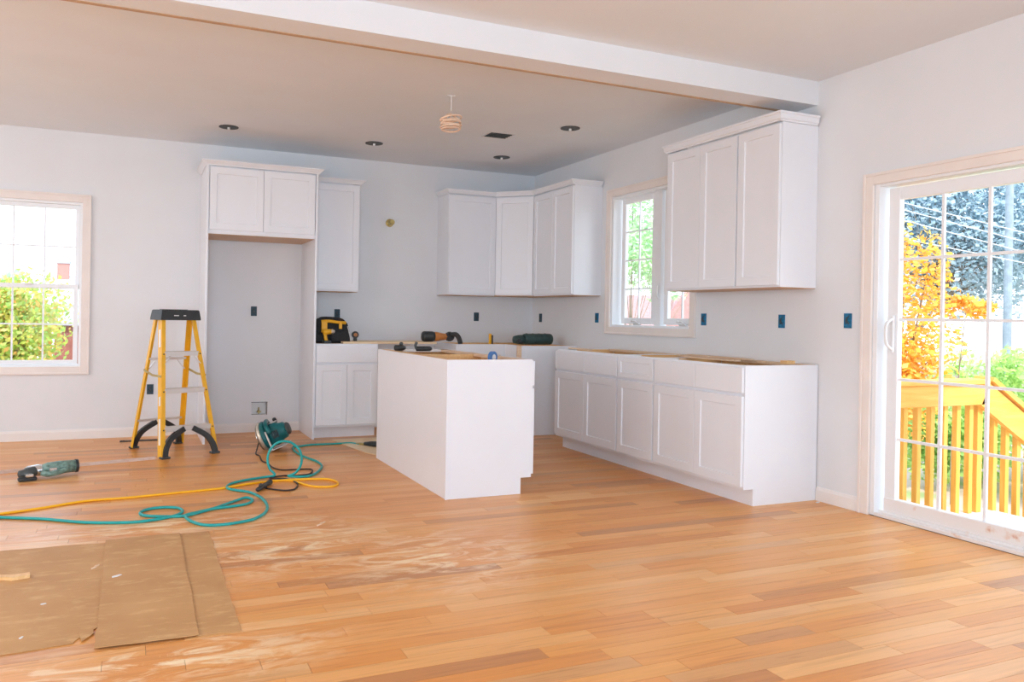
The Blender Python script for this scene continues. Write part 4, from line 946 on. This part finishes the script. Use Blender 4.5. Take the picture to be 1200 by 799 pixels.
for i, (x, y, r_, h_, lab) in enumerate(((5.6, -1.0, .75, 1.35, 'green bush behind the left end of the railing'), (6.6, -.75, .95, 1.75, 'tall green bush behind the middle of the railing'), (7.4, -1.25, .95, 1.5, 'green bush behind the start of the stair rail'), (8.3, -.9, 1.1, 1.6, 'green bush farthest right beyond the stair rail'), (6.0, -2.3, .7, .95, 'low yellow-green bush right behind the stair balusters'))):
    tree('garden_bush', lab, 'bush', (x, y, GZ), 0, (x, y, GZ+h_*.56), (r_, r_*.8, h_*.62), 4600, .075, L_GREEN if i < 4 else L_YG, 20+i, 14, group='bushes behind the railing')
tree('grey_tree', 'large blue-grey tree beyond the power lines outside the patio door', 'tree', (23.2, 13.1, GZ), 3.2, (24.4, 12.2, 6.0), (5.8, 5.8, 4.6), 50000, .17, L_BLUE, 31, 60, .16)
tree('grey_tree', 'blue-grey tree standing farther right beyond the utility pole', 'tree', (33, 6.5, GZ), 3.2, (33, 6.5, 7.2), (6.5, 6.5, 6), 42000, .20, L_BLUE, 32, 50, .25)
tree('green_tree', 'bright green tree outside the kitchen window', 'tree', (5.4, 5.9, GZ), 1.6, (5.4, 5.9, 3.1), (1.6, 1.5, 1.5), 6000, .09, L_PALE, 33, 18, .03)
tree('green_tree', 'low green tree behind the first one outside the kitchen window', 'tree', (9.2, 10.0, GZ), 1.8, (9.2, 10.0, 2.9), (1.8, 1.8, 1.3), 5000, .12, L_PALE, 34, 14, .04)
tree('yellow_green_tree', 'yellow-green autumn tree filling the lower half of the left window', 'tree', (-5.75, 5.2, GZ), 1.0, (-5.75, 5.2, .55), (1.15, .9, 1.25), 15000, .07, L_YG, 35, 20, .1)
tree('pale_tree', 'pale green tree farther off behind the left window', 'tree', (-8.2, 12.5, GZ), 1.6, (-8.0, 12.5, 1.5), (2.2, 1.5, 1.5), 4000, .16, L_PALE, 36, 16, .12)

# neighbours
t = thing('shed', 'low red-brown shed seen through the left window', 'building', (-4.6, 14.6, GZ))
new_obj('wall', B((-1.3, 1.6, 0, 2, 0, 1.75)), REDW, t); new_obj('roof', prism(bmesh.new(), [(-.2, 1.70), (2.2, 1.70), (1.0, 2.15)], 'x', -1.5, 1.8), ROOFG, t)
new_obj('window', B((-.6, .0, -.03, .0, .7, 1.3)), VINYL, t)
t = thing('white_house', 'white house with brick chimney far behind the left window', 'building', (-8.5, 31, GZ))
new_obj('wall', B((-3.5, 4.5, 0, 6, 0, 2.3)), PALEW, t); new_obj('roof', prism(bmesh.new(), [(-.4, 2.3), (6.4, 2.3), (3, 3.7)], 'x', -3.9, 4.9), ROOFL, t)
c = new_obj('chimney', B((1.15, 1.65, 2.5, 3.1, 2.6, 4.25)), BRICK, t); new_obj('chimney_cap', B((1.1, 1.7, 2.45, 3.15, 4.25, 4.36)), ROOFG, c)
for x in (-2, 0, 2.6): new_obj('window', B((x, x+.8, -.05, 0, 1.0, 1.9)), ROOFG, t)
t = thing('brick_house', 'pinkish gabled house seen low through the kitchen window', 'building', (14.5, 15.5, GZ), R(-35))
new_obj('wall', B((-5, 5, 0, 6, 0, 2.0)), PALEW, t); new_obj('roof', prism(bmesh.new(), [(-.4, 1.9), (6.4, 1.9), (3, 3.1)], 'x', -5.3, 5.3), ROOFP, t)
new_obj('gable', prism(bmesh.new(), [(-1.2, 1.6), (1.2, 1.6), (0, 3.3)], 'y', -.6, 1.5), ROOFP, t)
for x in (-3.4, -1, 2): new_obj('window', B((x, x+.8, -.05, 0, .7, 1.5)), ROOFG, t)
# utility pole and lines
t = thing('utility_pole', 'weathered utility pole beyond the garden', 'pole', (18.34, 6.52, GZ))
new_obj('shaft', T([(0, 0, 0), (0, 0, 4), (0, 0, 8.2)], [.12, .10, .09], 12), POLE, t); new_obj('crossarm', bar(bmesh.new(), (.5, -.9, 7.6), (-.5, .9, 7.6), .1, .12, (0, 0, 1)), POLE, t)
new_obj('transformer', LA([(.1, 0), (.2, .03), (.2, .7), (.1, .75)], 14, 'z', (-.28, -.1, 6.4)), POLE, t)
WIRES = [((13.456, 6.437, 4.325), (16.851, 4.984, 3.482)), ((13.462, 6.433, 3.892), (16.859, 4.98, 2.984)), ((13.47, 6.429, 3.395), (16.863, 4.978, 2.725)), ((13.46, 6.43, 4.15), (16.86, 4.98, 3.25))]
for i, (a, b) in enumerate(WIRES):
    a, b = Vector(a), Vector(b); d = b-a; P = [a-d*.9, a, b, b+d*1.0]
    tag(new_obj('power_line', T([tuple(p) for p in P], .014, 5), WIRE), ['topmost', 'third', 'lowest', 'second'][i]+' of the four pale power lines crossing the grey tree', 'cable')
